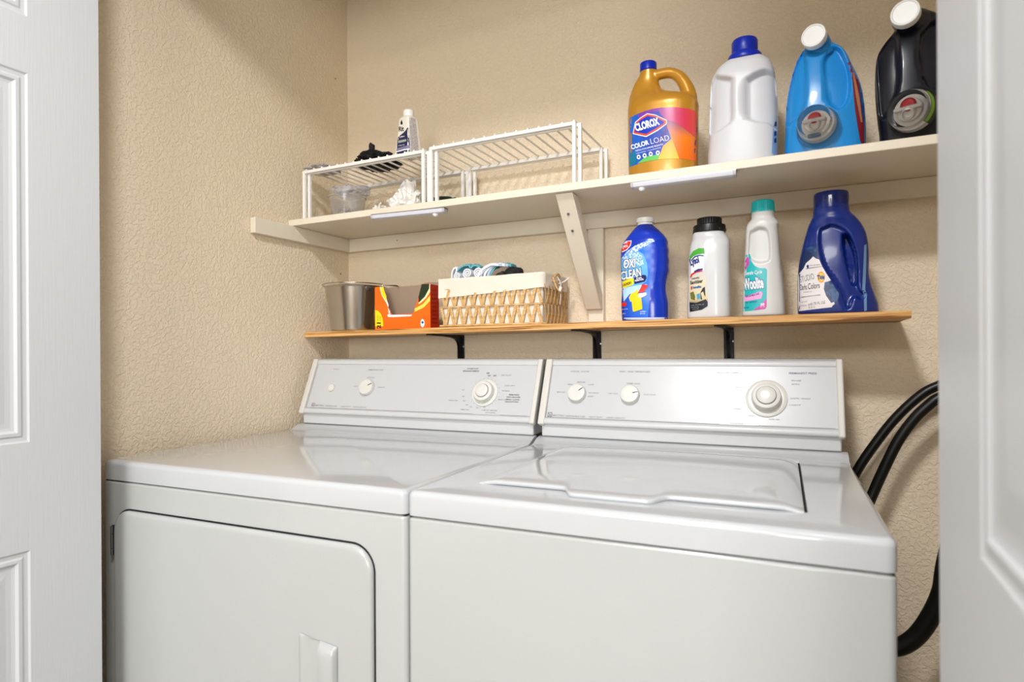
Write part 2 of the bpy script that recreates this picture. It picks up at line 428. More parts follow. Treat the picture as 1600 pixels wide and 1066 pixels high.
for bx in (.417, .829, 1.156):
    b = B()
    box(b, (bx-.0115, -.0045, -.10), (bx+.0115, -.0015, -.0005)); box(b, (bx-.0115, -.165, -.0035), (bx+.0115, -.0015, -.0003))
    br = obj('shelf_bracket', b, M_BLKMETAL, ws, world=False, bevel=.0008, label='black stamped metal bracket under the board')
    pf = [(-.0046, -.094), (-.0085, -.088), (-.0125, -.060), (-.0165, -.034), (-.023, -.020), (-.036, -.0115), (-.060, -.0075), (-.10, -.0055), (-.15, -.0045), (-.15, -.0037), (-.0046, -.0037)]
    obj('bracket_rib', prism(B(), pf, 'x', bx-.0035, bx+.0035), M_BLKMETAL, br, world=False, bevel=.0006)
    for k in (-.033,):
        obj('screw_head', lathe(B(), [(.004, 0), (.004, .0012), (.002, .002)], aim((bx+.0085, -.0046, k), (0, -1, 0)), 12), M_DKSTEEL, br, world=False, smooth=40)

# ================================================================== WASHER AND DRYER
MM = Matrix.Rotation(radians(2.272), 4, 'Z')
def machine_frame(x0):
    # turned a little towards the opening and leaning 0.3 degrees
    p = MM @ Vector((x0, 0, 0)); zz = -.0008*(p.x-.7)
    return Matrix.Translation((p.x, p.y, zz)) @ Matrix.Rotation(radians(2.272), 4, 'Z') @ Matrix.Rotation(.0008, 4, 'Y')
FY, TZ, SK = -.7922, .914, .038
def rrect(x0, x1, y0, y1, r, n=6):
    out = []
    for cx, cy, a0 in ((x1-r, y1-r, 0), (x0+r, y1-r, 90), (x0+r, y0+r, 180), (x1-r, y0+r, 270)):
        for k in range(n+1): a = radians(a0+90*k/n); out.append((cx+r*cos(a), cy+r*sin(a)))
    return out
def ring_stack(bm, loops, cap0=True, cap1=True):
    R = [[bm.verts.new(p) for p in L] for L in loops]; n = len(R[0])
    for A, C in zip(R, R[1:]):
        for k in range(n): bm.faces.new((A[k], A[(k+1) % n], C[(k+1) % n], C[k]))
    if cap0: bm.faces.new(R[0][::-1])
    if cap1: bm.faces.new(R[-1])
    return R
def top_panel(w, hole=None):
    """pressed steel top with rolled edges and a cove rising to the console"""
    bm = B(); y0, y1 = FY, -.13
    r = .008; rb = .0095
    # outer skirt with rounded upper edge
    loops = [[(x, y, TZ-SK) for x, y in rrect(.001, w-.001, y0, y1, .012)]]
    for k in range(0, 7):
        a = radians(90*k/6); ins = rb*(1-cos(a)); z = TZ-rb+rb*sin(a)
        loops.append([(x, y, z) for x, y in rrect(.001+ins, w-.001-ins, y0+ins, y1-ins, max(.003, .012-ins*.5))])
    ring_stack(bm, loops, cap0=True, cap1=hole is None)
    bmesh.ops.recalc_face_normals(bm, faces=bm.faces)
    return bm, loops[-1]
def cove(w):
    pr = [(-.285, TZ-.004)]
    for k in range(0, 9):
        t = k/8; pr.append((-.283+.045*t, TZ-.0008+.0139*(t*t*(3-2*t))))
    pr += [(-.232, TZ+.0142), (-.228, TZ+.0142), (-.228, TZ-.004)]
    return prism(B(), pr, 'x', .004, w-.004)
PA, PBv = Vector((0, -.2412, .9579)), Vector((0, -.1790, 1.1049)); PD = (PBv-PA).normalized(); PN = Vector((0, -PD.z, PD.y)); PL = (PBv-PA).length
def PP(u, v, h=0): return Vector((u, 0, 0)) + Vector((0, PA.y, PA.z)) + PD*v + PN*h
def pbox(bm, u0, u1, v0, v1, h0, h1):
    vs = [bm.verts.new(PP(u, v, h)) for h in (h0, h1) for u, v in ((u0, v0), (u1, v0), (u1, v1), (u0, v1))]
    for f in ((3, 2, 1, 0), (4, 5, 6, 7), (0, 1, 5, 4), (1, 2, 6, 5), (2, 3, 7, 6), (3, 0, 4, 7)): bm.faces.new([vs[i] for i in f])
    return bm
def pmat(u, v, h=0):
    m = Matrix(((1, 0, 0), PD, PN)).transposed().to_4x4(); m.translation = PP(u, v, h); return m
def ptext(bm, s, u, v, w, h, bold=0.0, ang=0):
    t = text2(s, u, -v, w, h, ang, bold)
    for q in t.verts: q.co = PP(q.co.x, q.co.y, .0011)
    me = bpy.data.meshes.new('t'); t.to_mesh(me); t.free(); bm.from_mesh(me); bpy.data.meshes.remove(me)
def console(t, w, il, ir, capm):
    u0, u1 = il, w-ir
    # riser below the console
    obj('console_riser', box(B(), (u0+.006, -.2365, TZ+.0148), (u1-.006, -.11, .964)), M_TRIM, t, world=False, bevel=.003)
    pr = [(PA.y+.001, PA.z+.0005), (-.23, .9555), (-.105, .9555), (-.105, 1.100), (-.112, 1.108), (-.16, 1.111), (PBv.y-.004, PBv.z+.0035), (PBv.y+.0005, PBv.z)]
    obj('console_shell', prism(B(), pr, 'x', u0+.004, u1-.004), M_TRIM, t, world=False, bevel=.002)
    p = obj('control_panel', pbox(B(), u0+.018, u1-.012, .0165, .1475, -.001, .0008), M_PANEL, t, world=False)
    # lower roll trim and upper lip
    b = B(); prt = [PP(0, v, h) for v, h in ((0, -.002), (-.0005, .004), (.002, .0068), (.008, .0076), (.013, .006), (.0155, .002), (.0155, -.002))]
    prism(b, [(q.y, q.z) for q in prt], 'x', u0+.014, u1-.010); obj('trim_strip', b, M_TRIM, t, world=False, smooth=50)
    b = B(); prt = [PP(0, v, h) for v, h in ((.148, -.002), (.148, .0014), (.152, .0034), (.157, .0036), (.1605, .001), (.1605, -.002))]
    prism(b, [(q.y, q.z) for q in prt], 'x', u0+.014, u1-.010); obj('trim_strip', b, M_TRIM, t, world=False, smooth=50)
    for a, e in ((u0, u0+.0165), (u1-.0125, u1)):
        b = pbox(B(), a, e, -.003, .1625, -.008, .0095)
        obj('end_cap', b, capm, t, world=False, bevel=.0035, seg=3)
    return p
def knob(t, u, v, r, hgt, ring=None, skirt=None, mark=None, name='dial_knob'):
    k = obj(name, lathe(B(), [(r*1.02, .0008), (r, hgt*.35), (r*.985, hgt*.8), (r*.93, hgt*.96), (r*.86, hgt), (r*.5, hgt*.985)], pmat(u, v), 40), M_KNOB, t, world=False, smooth=40)
    if skirt: obj('dial_skirt', lathe(B(), [(skirt, .0008), (skirt, .0032), (skirt*.97, .0042), (skirt*.8, .0042)], pmat(u, v), 48), M_KNOB, k, world=False, smooth=40)
    if ring:
        obj('push_button', lathe(B(), [(ring, hgt*.9), (ring, hgt+.003), (ring*.9, hgt+.0042), (ring*.3, hgt+.0042)], pmat(u, v), 36), M_KNOB, k, world=False, smooth=40)
        obj('ring_groove', lathe(B(), [(ring*1.09, hgt*.98), (ring*1.09, hgt*1.002), (ring, hgt*1.003)], pmat(u, v), 36, cap0=False, cap1=False), M_INK, k, world=False)
    if mark is not None:
        m = pmat(u, v) @ Matrix.Rotation(radians(mark), 4, 'Z')
        obj('pointer_mark', box(B(), (r*.35, -.0009, hgt*.9), (r*.9, .0009, hgt+.0006), m), M_INKD, k, world=False)
    return k
def ticks(bm, u, v, r0, r1, angs, w=.0006):
    for a in angs: box(bm, (r0, -w/2, .0009), (r1, w/2, .0012), pmat(u, v) @ Matrix.Rotation(radians(a), 4, 'Z'))
def logo(bm, u, v, s):
    for q in ((0, 0, s, s*.17), (0, s*.83, s, s), (0, 0, s*.17, s), (s*.83, 0, s, s)): pbox(bm, u+q[0], u+q[2], v+q[1], v+q[3], .0009, .0012)
    box(bm, (0, 0, .0009), (s*.5, s*.16, .0012), pmat(u+s*.22, v+s*.52) @ Matrix.Rotation(radians(-25), 4, 'Z'))
    pbox(bm, u+s*.42, u+s*.58, v+s*.2, v+s*.55, .0009, .0012)

# ---- dryer
X0 = .012; WD = .7252
dr = thing('clothes_dryer', 'white front-loading clothes dryer against the left wall with square door', 'clothes dryer', mtx=machine_frame(X0))
def cabinet(w, cut=None):
    bm = B(); zt2 = TZ-SK-.0022; loops = []
    ins0 = .0015; R = .010
    loops.append([(x, y, .02) for x, y in rrect(ins0, w-ins0, FY+.001, -.135, R)])
    for k in range(0, 6):
        a = radians(90*k/5); i = .006*(1-cos(a)); loops.append([(x, y, zt2-.006+.006*sin(a)) for x, y in rrect(ins0+i, w-ins0-i, FY+.001+i, -.135-i, R)])
    ring_stack(bm, loops); bmesh.ops.recalc_face_normals(bm, faces=bm.faces); return bm
bm, _ = top_panel(WD); obj('top_panel', bm, M_ENAMEL, dr, world=False, smooth=40)
obj('top_cove', cove(WD), M_ENAMEL, dr, world=False, smooth=40)
# cabinet with the door recess: front face cut out
dx0, dx1, dz0, dz1, drr = .056-X0, .677-X0, .25, .8195, .042
cab = cabinet(WD)
obj('cabinet', cab, M_ENAMEL2, dr, world=False, smooth=40)
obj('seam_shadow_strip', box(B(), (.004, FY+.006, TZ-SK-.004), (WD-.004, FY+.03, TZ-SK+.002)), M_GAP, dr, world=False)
for fx in (.03, WD-.06):
    obj('levelling_foot', lathe(B(), [(.018, -.0025), (.018, .012), (.01, .014), (.01, .021)], Matrix.Translation((fx+.015, -.74, 0)), 20), M_RUBBER, dr, world=False, smooth=40)
    obj('levelling_foot', lathe(B(), [(.018, -.0025), (.018, .012), (.01, .014), (.01, .021)], Matrix.Translation((fx+.015, -.18, 0)), 20), M_RUBBER, dr, world=False, smooth=40)
# door: dark reveal line, then the door skin with rolled edge
b = B(); ring_stack(b, [[(x, FY+.0008, z) for x, z in rrect(dx0-.003, dx1+.0022, dz0-.003, dz1+.003, drr+.003, 10)], [(x, FY-.0004, z) for x, z in rrect(dx0-.003, dx1+.0022, dz0-.003, dz1+.003, drr+.003, 10)]])
bmesh.ops.recalc_face_normals(b, faces=b.faces); obj('door_reveal', b, M_GAP, dr, world=False)
b = B(); L = []
for ins, y in ((.0, FY-.0005), (0, FY-.004), (.0012, FY-.0065), (.004, FY-.0082), (.009, FY-.0088)):
    L.append([(x, y, z) for x, z in rrect(dx0+.0005+ins, dx1-ins, dz0+ins, dz1-ins, drr-ins*.5, 10)])
ring_stack(b, L, cap1=True); bmesh.ops.recalc_face_normals(b, faces=b.faces)
dd = obj('dryer_door', b, M_ENAMEL2, dr, world=False, smooth=40)
# handle: scooped pocket on the left, grip bar on the right
hx0, hx1, hz1 = .533-X0, .611-X0, .662
b = B(); yh = FY-.0088; g = 14
def hprof(t):                                  # 0..1 across: pocket then bar
    if t < .08: return -.002*sin(t/.08*pi/2)
    if t < .52: return -.002+.006*sin((t-.08)/.44*pi*.5)
    if t < .60: return .004-.014*((t-.52)/.08)
    if t < .92: return -.010-.002*sin((t-.6)/.32*pi)
    return -.010*math.sqrt(max(0, 1-((t-.92)/.08)**2))
zs_ = [hz1-.30]+[hz1-.30+.282*k/10 for k in range(1, 11)]+[hz1-.010, hz1-.005, hz1-.002, hz1]
rows = []
for z in zs_:
    kz = 1 if z < hz1-.018 else math.sqrt(max(0, 1-((z-(hz1-.018))/.018)**2))
    row = []
    for k in range(41):
        t = k/40; sl = (hz1-z)*0
        row.append(b.verts.new((hx0+(hx1-hx0)*t, yh-.001+hprof(t)*kz-.0006*kz, z-.010*t*(1 if z > hz1-.05 else 0))))
    rows.append(row)
for A, C in zip(rows, rows[1:]):
    for k in range(40): b.faces.new((A[k], A[k+1], C[k+1], C[k]))
for k in (0,):
    pass
bmesh.ops.recalc_face_normals(b, faces=b.faces)
bmesh.ops.solidify(b, geom=b.faces[:], thickness=-.0006)
obj('door_handle', b, M_ENAMEL2, dd, world=False, smooth=50, label='moulded white pull handle')
b = B(); box(b, (dx0-.011, FY-.0035, .727), (dx0-.001, FY+.0005, .786)); hg = obj('door_hinge', b, M_GAP, dr, world=False, bevel=.0005)
for z0, z1 in ((.771, .785), (.742, .770), (.728, .741)):
    obj('hinge_knuckle', lathe(B(), [(.0034, z0), (.0034, z1)], Matrix.Translation((dx0-.0055, FY-.0055, 0)), 14), M_DKSTEEL, hg, world=False, smooth=40)
console(dr, WD, .007, .0035, M_CREAM)
k = knob(dr, .108-X0, .076, .0105, .006, name='start_button')
knob(dr, .230-X0, .079, .0225, .013, mark=28)
knob(dr, .589-X0, .073, .027, .020, ring=.0165, skirt=.0355)
b = B()
for s, u, v, w, h in (('START', .095, .131, .022, .0035), ('TEMPERATURE', .215, .130, .052, .0038), ('REGULAR', .220, .108, .024, .0032), ('LOW', .183, .081, .012, .003), ('DELICATE', .262, .080, .024, .003),
    ('AIR FLUFF', .700-.075, .119, .028, .0032), ('WRINKLE FREE', .400+.09, .049, .026, .003), ('LESS DRY', .640, .092, .028, .0032), ('NORMAL', .634, .078, .022, .003), ('MORE DRY', .628, .055, .024, .003),
    ('OFF', .522, .078, .008, .003), ('60', .526, .061, .007, .003), ('50', .531, .049, .007, .003), ('40', .541, .039, .007, .003), ('30', .553, .034, .007, .003), ('20', .571, .032, .008, .003), ('10', .590, .034, .007, .003),
    ('TIMED DRY', .528, .026, .026, .003), ('DAMP DRY  MINUTES', .588, .0265, .042, .003), ('MAYTAG', .066, .0215, .030, .0048), ('DEPENDABLE CARE', .102, .0215, .040, .0038), ('HEAVY DUTY', .158, .0215, .030, .0035), ('EXTRA CAPACITY', .198, .0215, .044, .0035),
    ('DRYNESS', .600, .0035+.017, .026, .003)):
    ptext(b, s, u-X0, v-.0, w, h, .012)
ticks(b, .589-X0, .073, .0375, .0405, [a for a in range(-150, 200, 17)])
pbox(b, .045-X0, .565-X0, .0172, .0178, .0009, .0011); pbox(b, .640-X0, .712-X0, .0172, .0178, .0009, .0011)
logo(b, .053-X0, .0205, .010)
obj('console_lettering', b, M_INK, dr, world=False, kind='stuff')
b = B()
for s, u, v, w, h in (('AUTOMATIC DRY', .525, .136, .034, .0034), ('REGULAR FABRICS', .515, .129, .046, .0042), ('AIR', .583, .124, .009, .004), ('ON', .588, .117, .008, .004), ('OFF', .603, .117, .009, .004),
    ('PERM PRESS', .655, .068, .027, .0034), ('KNITS DELICATES', .650, .062, .036, .0034), ('SMALL LOADS', .649, .056, .036, .0034), ('DELICATE DRY', .648, .050, .036, .0034)):
    ptext(b, s, u-X0, v, w, h, .02)
obj('console_lettering', b, M_INKD, dr, world=False, kind='stuff')

# ---- washer
X1 = X0+WD; WW = .6535
wa = thing('washing_machine', 'white top-loading washing machine with a flush lid, right of the dryer', 'washing machine', mtx=machine_frame(X1))
obj('cabinet', cabinet(WW), M_ENAMEL2, wa, world=False, smooth=40)
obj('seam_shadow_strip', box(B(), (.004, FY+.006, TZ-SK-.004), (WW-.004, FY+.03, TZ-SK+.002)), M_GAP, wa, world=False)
for fx in (.03, WW-.06):
    for fy in (-.74, -.18):
        obj('levelling_foot', lathe(B(), [(.018, .0005), (.018, .012), (.01, .014), (.01, .021)], Matrix.Translation((fx+.015, fy, 0)), 20), M_RUBBER, wa, world=False, smooth=40)
# top with a lid well
lx0, lx1, ly0, ly1 = .818-X1, 1.301-X1, -.700, -.266
bm, lp = top_panel(WW, hole=True)
bm.verts.ensure_lookup_table()
outer = [bm.verts.new((x, y, TZ)) for x, y, z in lp]
hole = [(x, y) for x, y in rrect(lx0, lx1, ly0, ly1, .004, 6)]
hv = [bm.verts.new((x, y, TZ)) for x, y in hole]; hv1 = [bm.verts.new((x, y, TZ-.0015)) for x, y in rrect(lx0+.001, lx1-.001, ly0+.001, ly1-.001, .004, 6)]; hv2 = [bm.verts.new((x, y, TZ-.016)) for x, y in rrect(lx0+.001, lx1-.001, ly0+.001, ly1-.001, .004, 6)]
n = len(hv)
for k in range(n):
    bm.faces.new((outer[k], outer[(k+1) % n], hv[(k+1) % n], hv[k])); bm.faces.new((hv[k], hv[(k+1) % n], hv1[(k+1) % n], hv1[k])); bm.faces.new((hv1[k], hv1[(k+1) % n], hv2[(k+1) % n], hv2[k]))
bm.faces.new(hv2)
bmesh.ops.remove_doubles(bm, verts=bm.verts, dist=1e-6); bmesh.ops.recalc_face_normals(bm, faces=bm.faces)
obj('top_panel', bm, M_ENAMEL, wa, world=False, smooth=40)
obj('top_cove', cove(WW), M_ENAMEL, wa, world=False, smooth=40)
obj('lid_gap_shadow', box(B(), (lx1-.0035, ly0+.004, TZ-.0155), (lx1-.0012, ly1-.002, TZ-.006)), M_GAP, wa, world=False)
# lid: softly crowned sheet, front roll with a finger grip
b = B(); NX, NY = 64, 48; gx0, gx1, gy0, gy1 = lx0+.0018, lx1-.0045, ly0-.0005, ly1-.0015; grid = []
def grip(u): return max(0, min(1, (u-.30)/.05))*max(0, min(1, (.635-u)/.05))
for j in range(NY+1):
    row = []
    for i in range(NX+1):
        u, v = i/NX, j/NY
        x = gx0+(gx1-gx0)*u; y = gy0+(gy1-gy0)*v
        s = grip(u); s = s*s*(3-2*s)
        fr = max(0, 1-v/(.015+.17*max(0, sin(pi*u))**.7)); z = TZ+.0078+.0042*(1-fr**1.6)*max(0, sin(pi*u))**.4
        fr2 = max(0, 1-v/.07); y -= s*.034*fr2**1.3; z -= s*.0010*fr2
        ed = min(u, 1-u)*(gx1-gx0); z -= .0060*max(0, 1-ed/.035)**2
        eb = (1-v)*(gy1-gy0); z -= .0085*max(0, 1-eb/.10)**2
        row.append(b.verts.new((x, y, z)))
    grid.append(row)
for A, C in zip(grid, grid[1:]):
    for i in range(NX): b.faces.new((A[i], A[i+1], C[i+1], C[i]))
# front roll: turn the front edge under
prev = grid[0]
for k in range(1, 7):
    a = radians(180*k/6); row = []
    for i in range(NX+1):
        q = grid[0][i].co; row.append(b.verts.new((q.x, q.y-.0038*sin(a), q.z-.0038*(1-cos(a)))))
    for i in range(NX): b.faces.new((prev[i+1], prev[i], row[i], row[i+1]))
    prev = row
bmesh.ops.recalc_face_normals(b, faces=b.faces)
if sum(f.normal.z for f in b.faces) < 0: bmesh.ops.reverse_faces(b, faces=b.faces)
obj('washer_lid', b, M_ENAMEL, wa, world=False, smooth=60, label='flush lid with a shallow finger grip on its front edge')
console(wa, WW, .0055, .0080, M_CREAM)
knob(wa, .830-X1, .076, .0215, .014, mark=38)
knob(wa, .955-X1, .076, .0215, .014, mark=14)
knob(wa, 1.240-X1, .076, .029, .022, ring=.0185, skirt=.0405)
b = B()
for s, u, v, w, h in (('WATER LEVEL', .806, .131, .022, .0034), ('LOAD SIZE', .832, .131, .020, .0034), ('WASH', .924, .1315, .014, .0038), ('RINSE TEMPERATURES', .945, .1315, .050, .0038), ('REGULAR FABRICS', 1.140, .131, .050, .0036),
    ('MEDIUM', .826, .104, .019, .0034), ('SMALL', .803, .098, .014, .0032), ('LARGE', .853, .0985, .014, .003), ('MINI LOAD', .779, .078, .020, .003), ('EX LARGE', .857, .078, .024, .003), ('RESET', .856, .0695, .014, .003),
    ('WARM', .944, .1025, .014, .0036), ('COLD', .961, .1025, .014, .0032), ('HOT COLD', .904, .0775, .022, .0032), ('COLD COLD', .985, .077, .026, .0032),
    ('MAYTAG', .776, .0195, .028, .0048), ('DEPENDABLE CARE', .808, .0195, .047, .0038), ('HEAVY DUTY', .864, .0195, .032, .0036), ('LARGE CAPACITY', .905, .0195, .043, .0038),
    ('RINSE', 1.288, .115, .018, .003), ('SPIN', 1.288, .107, .014, .003), ('DELICATE', 1.178, .098, .020, .0028), ('NORMAL', 1.175, .050, .018, .0028), ('WASH', 1.204, .036, .014, .0028), ('SOAK OFF', 1.245, .030, .020, .0028),
    ('KNITS  WASH', 1.286, .076, .036, .0032), ('LIGHT', 1.283, .062, .022, .003)):
    ptext(b, s, u-X1, v, w, h, .012)
pbox(b, .762-X1, 1.150-X1, .0172, .0178, .0009, .0011); pbox(b, 1.225-X1, 1.366-X1, .0172, .0178, .0009, .0011)
ptext(b, 'RINSES', 1.170-X1, .0182, .026, .003)
logo(b, .763-X1, .018, .011)
obj('console_lettering', b, M_INK, wa, world=False, kind='stuff')
b = B(); ptext(b, 'PERMANENT PRESS', 1.283-X1, .1305, .052, .0046, .01)
obj('console_lettering', b, mat('blue grey console ink', (.34, .35, .48), .5), wa, world=False)

# ================================================================== HOSES
M_HOSE = mat('black ribbed hose rubber', (.03, .03, .033), .38)
def hose(name, pts, r, label, grp=None):
    P = []
    for px, py, y in pts:
        P.append(at(px, py, 'y', y))
    o = obj(name, tube(B(), spline(P, 12), r, 16), M_HOSE, None, smooth=60); tag(o, label, 'hose'); return o
def hosew(name, P, r, label):
    o = obj(name, tube(B(), spline(P, 12), r, 16), M_HOSE, None, smooth=60); tag(o, label, 'hose'); return o
A = [at(1322, 775, 'y', -.050), at(1338, 738, 'y', -.050), at(1362, 701, 'y', -.050), at(1398, 655, 'y', -.050), at(1438, 618, 'y', -.050), at(1466, 603, 'y', -.050)]
hosew('water_hose', [A[0]+Vector((-.075, 0, -.26)), A[0]+Vector((-.03, 0, -.10))]+A+[A[-1]+Vector((.03, 0, .010)), Vector((RX-.002, -.05, A[-1].z+.014))], .0098, 'upper of the two black water hoses arching behind the washer')
A = [at(1352, 800, 'y', -.085), at(1368, 762, 'y', -.085), at(1385, 725, 'y', -.085), at(1404, 688, 'y', -.085), at(1428, 655, 'y', -.085), at(1450, 634, 'y', -.085), at(1467, 622, 'y', -.085)]
hosew('water_hose', [A[0]+Vector((-.075, .035, -.26)), A[0]+Vector((-.026, .030, -.10))]+A+[A[-1]+Vector((.03, 0, .012)), Vector((RX-.002, -.085, A[-1].z+.02))], .0105, 'lower of the two black water hoses arching beside the washer')
A = [at(1385, 1010, 'y', -.16), at(1405, 1011, 'y', -.16), at(1430, 996, 'y', -.16), at(1452, 967, 'y', -.16), at(1471, 926, 'y', -.16), at(1481, 870, 'y', -.16)]
hosew('drain_hose', [(1.43, -.16, A[0].z-.004)]+A+[Vector((1.60, -.16, .93)), Vector((1.62, -.15, 1.02)), Vector((RX-.002, -.13, 1.08))], .0165, 'thick black drain hose curving low at the right of the washer')

# ================================================================== UNDER-SHELF BAR LIGHTS
def bar_light(p0, p1, flip, label):
    a = at(*p0, 'z', 1.4745); c = at(*p1, 'z', 1.4745); d = (c-a); L = d.length; d.normalize()
    m = Matrix((d, Vector((0, 0, 1)).cross(d), (0, 0, 1))).transposed().to_4x4(); m.translation = a
    t = thing('bar_light', label, 'light', mtx=m, group='bar lights under the painted shelf')
    h = 1.4872-1.4745
    pr = [(-.011, .006), (-.010, .002), (-.006, 0), (.006, 0), (.010, .002), (.011, .006), (.011, h-.002), (-.011, h-.002)]
    obj('diffuser', prism(B(), pr, 'x', .006, L-.006), mat('milky diffuser', (.82, .82, .85), .3), t, world=False, smooth=40)
    b = B(); box(b, (0, -.0105, h-.0022), (L, .0105, h)); obj('base_plate', b, M_DKSTEEL, t, world=False)
    for x0 in (0, L-.006):
        b = prism(B(), [(y*1.04, z) for y, z in pr], 'x', x0, x0+.006); obj('end_cap', b, mat('grey lamp end cap', (.74, .74, .76), .3), t, world=False, bevel=.0008)
    x = L-.030 if not flip else .022
    obj('motion_sensor', lathe(B(), [(.0075, .004), (.0070, -.002), (.005, -.0055), (.002, -.0065)], Matrix.Translation((x, 0, 0)), 20), mat('sensor dome', (.95, .95, .96), .3), t, world=False, smooth=60)
bar_light((583, 344), (697, 333), False, 'short white bar light fixed under the left part of the painted shelf')
bar_light((987, 296), (1151, 276), True, 'longer white bar light fixed under the painted shelf below the gold jug')

# ================================================================== EXPANDABLE WIRE-TOP RISERS
def riser(x0, x1, label, y0=-.243, y1=-.048, ht=.135, xs=None):
    t = thing('shelf_riser', label, 'shelf organizer', ((x0+x1)/2, (y0+y1)/2, zt), group='white wire risers on the painted shelf')
    z0, z1 = zt+.0003, zt+ht; r = .0042; mid = (x0+x1)/2
    def frame(a, b, y, top, nm):
        w = .0082; pr = [(a, z0), (a+w, z0), (a+w, top-w), (b-w, top-w), (b-w, z0), (b, z0), (b, top), (a, top)]
        bm = prism(B(), pr, 'y', y-r, y+r)
        return obj(nm, bm, M_WIRE, t, bevel=.0010)
    for y in (y0, y1):
        frame(x0, x1-.0105, y, z1, 'outer_frame'); frame(x0+.0105, x1, y+.0092, z1-.002, 'inner_frame')
    n = int(round((x1-x0-.03)/.0285)); wm = None
    for k in range(n+1):
        x = x0+.014+(x1-x0-.028)*k/n
        if wm is None:
            bm = tube(B(), [(x, y0-.0035, z1+.0012), (x, (y0+y1)/2, z1+.0012), (x, y1+.012, z1+.0012)], .0024, 8)
            wm = obj('top_wire', bm, M_WIRE, t, smooth=60); wx = x
        else:
            c = wm.copy(); COL.objects.link(c); c.parent = t; c.location = (x-wx, 0, 0)
    return t
riser(.049, .4680, 'white wire riser at the shelf left end, with a dye bottle on it', ht=.1345)
riser(.4725, .872, 'empty-topped white wire riser left of the gold jug', ht=.138)
zr = zt+.1345+.004

# ================================================================== SMALL THINGS ON THE SHELF, LEFT
M_CLEAR = mat('clear plastic', (.95, .95, .95), .12, trans=.9, ior=1.35)
M_FILM = mat('thin clear film', (.93, .93, .95), .2, trans=.75, ior=1.2)
M_WHITEP = mat('white tissue', (.93, .92, .90), .6)
# clear tub
cx = at(543, 331, 'y', -.17).x
tb = thing('plastic_tub', 'round clear plastic tub holding small pale pieces, under the left riser', 'container', (cx, -.17, zt))
def tubx(r0, r1, z): return r0+(r1-r0)*z
b = lathe(B(), [(.030, .001), (.0415, .002), (.0425, .004), (.0505, .062), (.0535, .0625), (.054, .068), (.0515, .068), (.0495, .062), (.0415, .0045)], Matrix.Translation((cx, -.17, zt)), 40, cap0=True, cap1=True)
obj('tub_body', b, M_CLEAR, tb, smooth=45)
b = B()
for k in range(26):
    a = random.random()*6.28; rr = .030*math.sqrt(random.random()); crumple(b, (cx+rr*cos(a), -.17+rr*sin(a), zt+.013+random.random()*.025), (.008, .008, .006), 1, .3, 2, k)
obj('tub_filling', b, mat('pale mixed clips', (.78, .73, .66), .5), tb, smooth=40, kind='stuff')
b = crumple(B(), (cx+.004, -.165, zt+.082), (.052, .042, .017), 3, .50, 2.2, 3.3)
o = obj('plastic_bag', b, M_FILM); tag(o, 'crumpled clear plastic bag stuffed in the top of the tub', 'bag')
b = crumple(B(), (cx+.012, -.19, zt+.080), (.021, .012, .009), 3, .6, 2.2, 9.3)
o = obj('paper_scrap', b, M_WHITEP, smooth=30); tag(o, 'small white scrap poking out of the clear tub', 'paper')
# crumpled white bag (two lobes), tangle of white plastic
p = at(632, 304, 'y', -.13)
b = crumple(B(), (p.x, -.13, zt+.035), (.036, .03, .031), 4, .55, 2.0, 5.1)
crumple(b, (p.x+.018, -.135, zt+.048), (.028, .024, .042), 4, .5, 2.2, 7.4)
o = obj('crumpled_bag', b, mat('white grocery film', (.93, .92, .90), .4), smooth=25); tag(o, 'crumpled white plastic bag under the left riser', 'bag')
b = B(); p = at(590, 321, 'y', -.2)
for k in range(9):
    a = -2.6+k*.55; q = Vector((p.x+.004*cos(k*2), -.2, zt+.004)); e = q+Vector((.022*cos(a*1.1), .012*sin(k*1.9), .006+.016*abs(sin(k*1.3+.4))))
    tube(b, spline([q, (q+e)/2+Vector((0, 0, .006)), e], 3), [.0035, .004, .004, .0038, .0034, .003, .0022], 6)
o = obj('plastic_twist', b, M_WHITEP, smooth=50); tag(o, 'small tangle of white plastic strips beside the clear tub', 'plastic strips')
p = at(690, 309, 'y', -.125)
b = crumple(B(), (p.x-.004, -.125, zt+.018), (.052, .032, .026), 4, .25, 2.0, 2.2)
for v in b.verts: v.co.z = max(v.co.z, zt+.0005)
o = obj('green_cloth', b, mat('dark green cloth', (.10, .19, .12), .8), smooth=60); tag(o, 'dark green bundled cloth behind the legs where the two risers meet', 'cloth')
# on top of the left riser
p0 = at(492, 266, 'y', -.15); 
b = crumple(B(), (p0.x+.072, -.19, zr+.010), (.052, .040, .009), 4, .35, 2.4, 11)
o = obj('flat_packet', b, mat('grey film packet', (.72, .70, .70), .4), smooth=40); tag(o, 'flat greyish packet lying on the left end of the riser', 'packet')
b = B(); p = at(592, 250, 'y', -.16)
crumple(b, (p.x, -.165, zr+.010), (.058, .055, .010), 4, .5, 3.2, 6)
crumple(b, (p.x-.004, -.19, zr+.024), (.034, .022, .015), 3, .6, 2.6, 8)
crumple(b, (p.x+.034, -.185, zr+.020), (.026, .018, .011), 3, .6, 3.2, 14)
q = at(583, 246, 'y', -.175); e = at(581, 228, 'y', -.175)
tube(b, spline([(q.x, -.175, zr+.015), (q.x-.002, -.176, zr+.030), (e.x, -.175, e.z), (e.x+.001, -.174, e.z+.004)], 4), [.010, .0095, .0085, .008, .0078, .0078, .008, .0084, .0085, .0082, .0072, .006, .003], 12)
o = obj('black_glove', b, mat('black knit', (.055, .055, .065), .75), smooth=60); tag(o, 'black crumpled glove with one finger up, on the riser', 'glove')
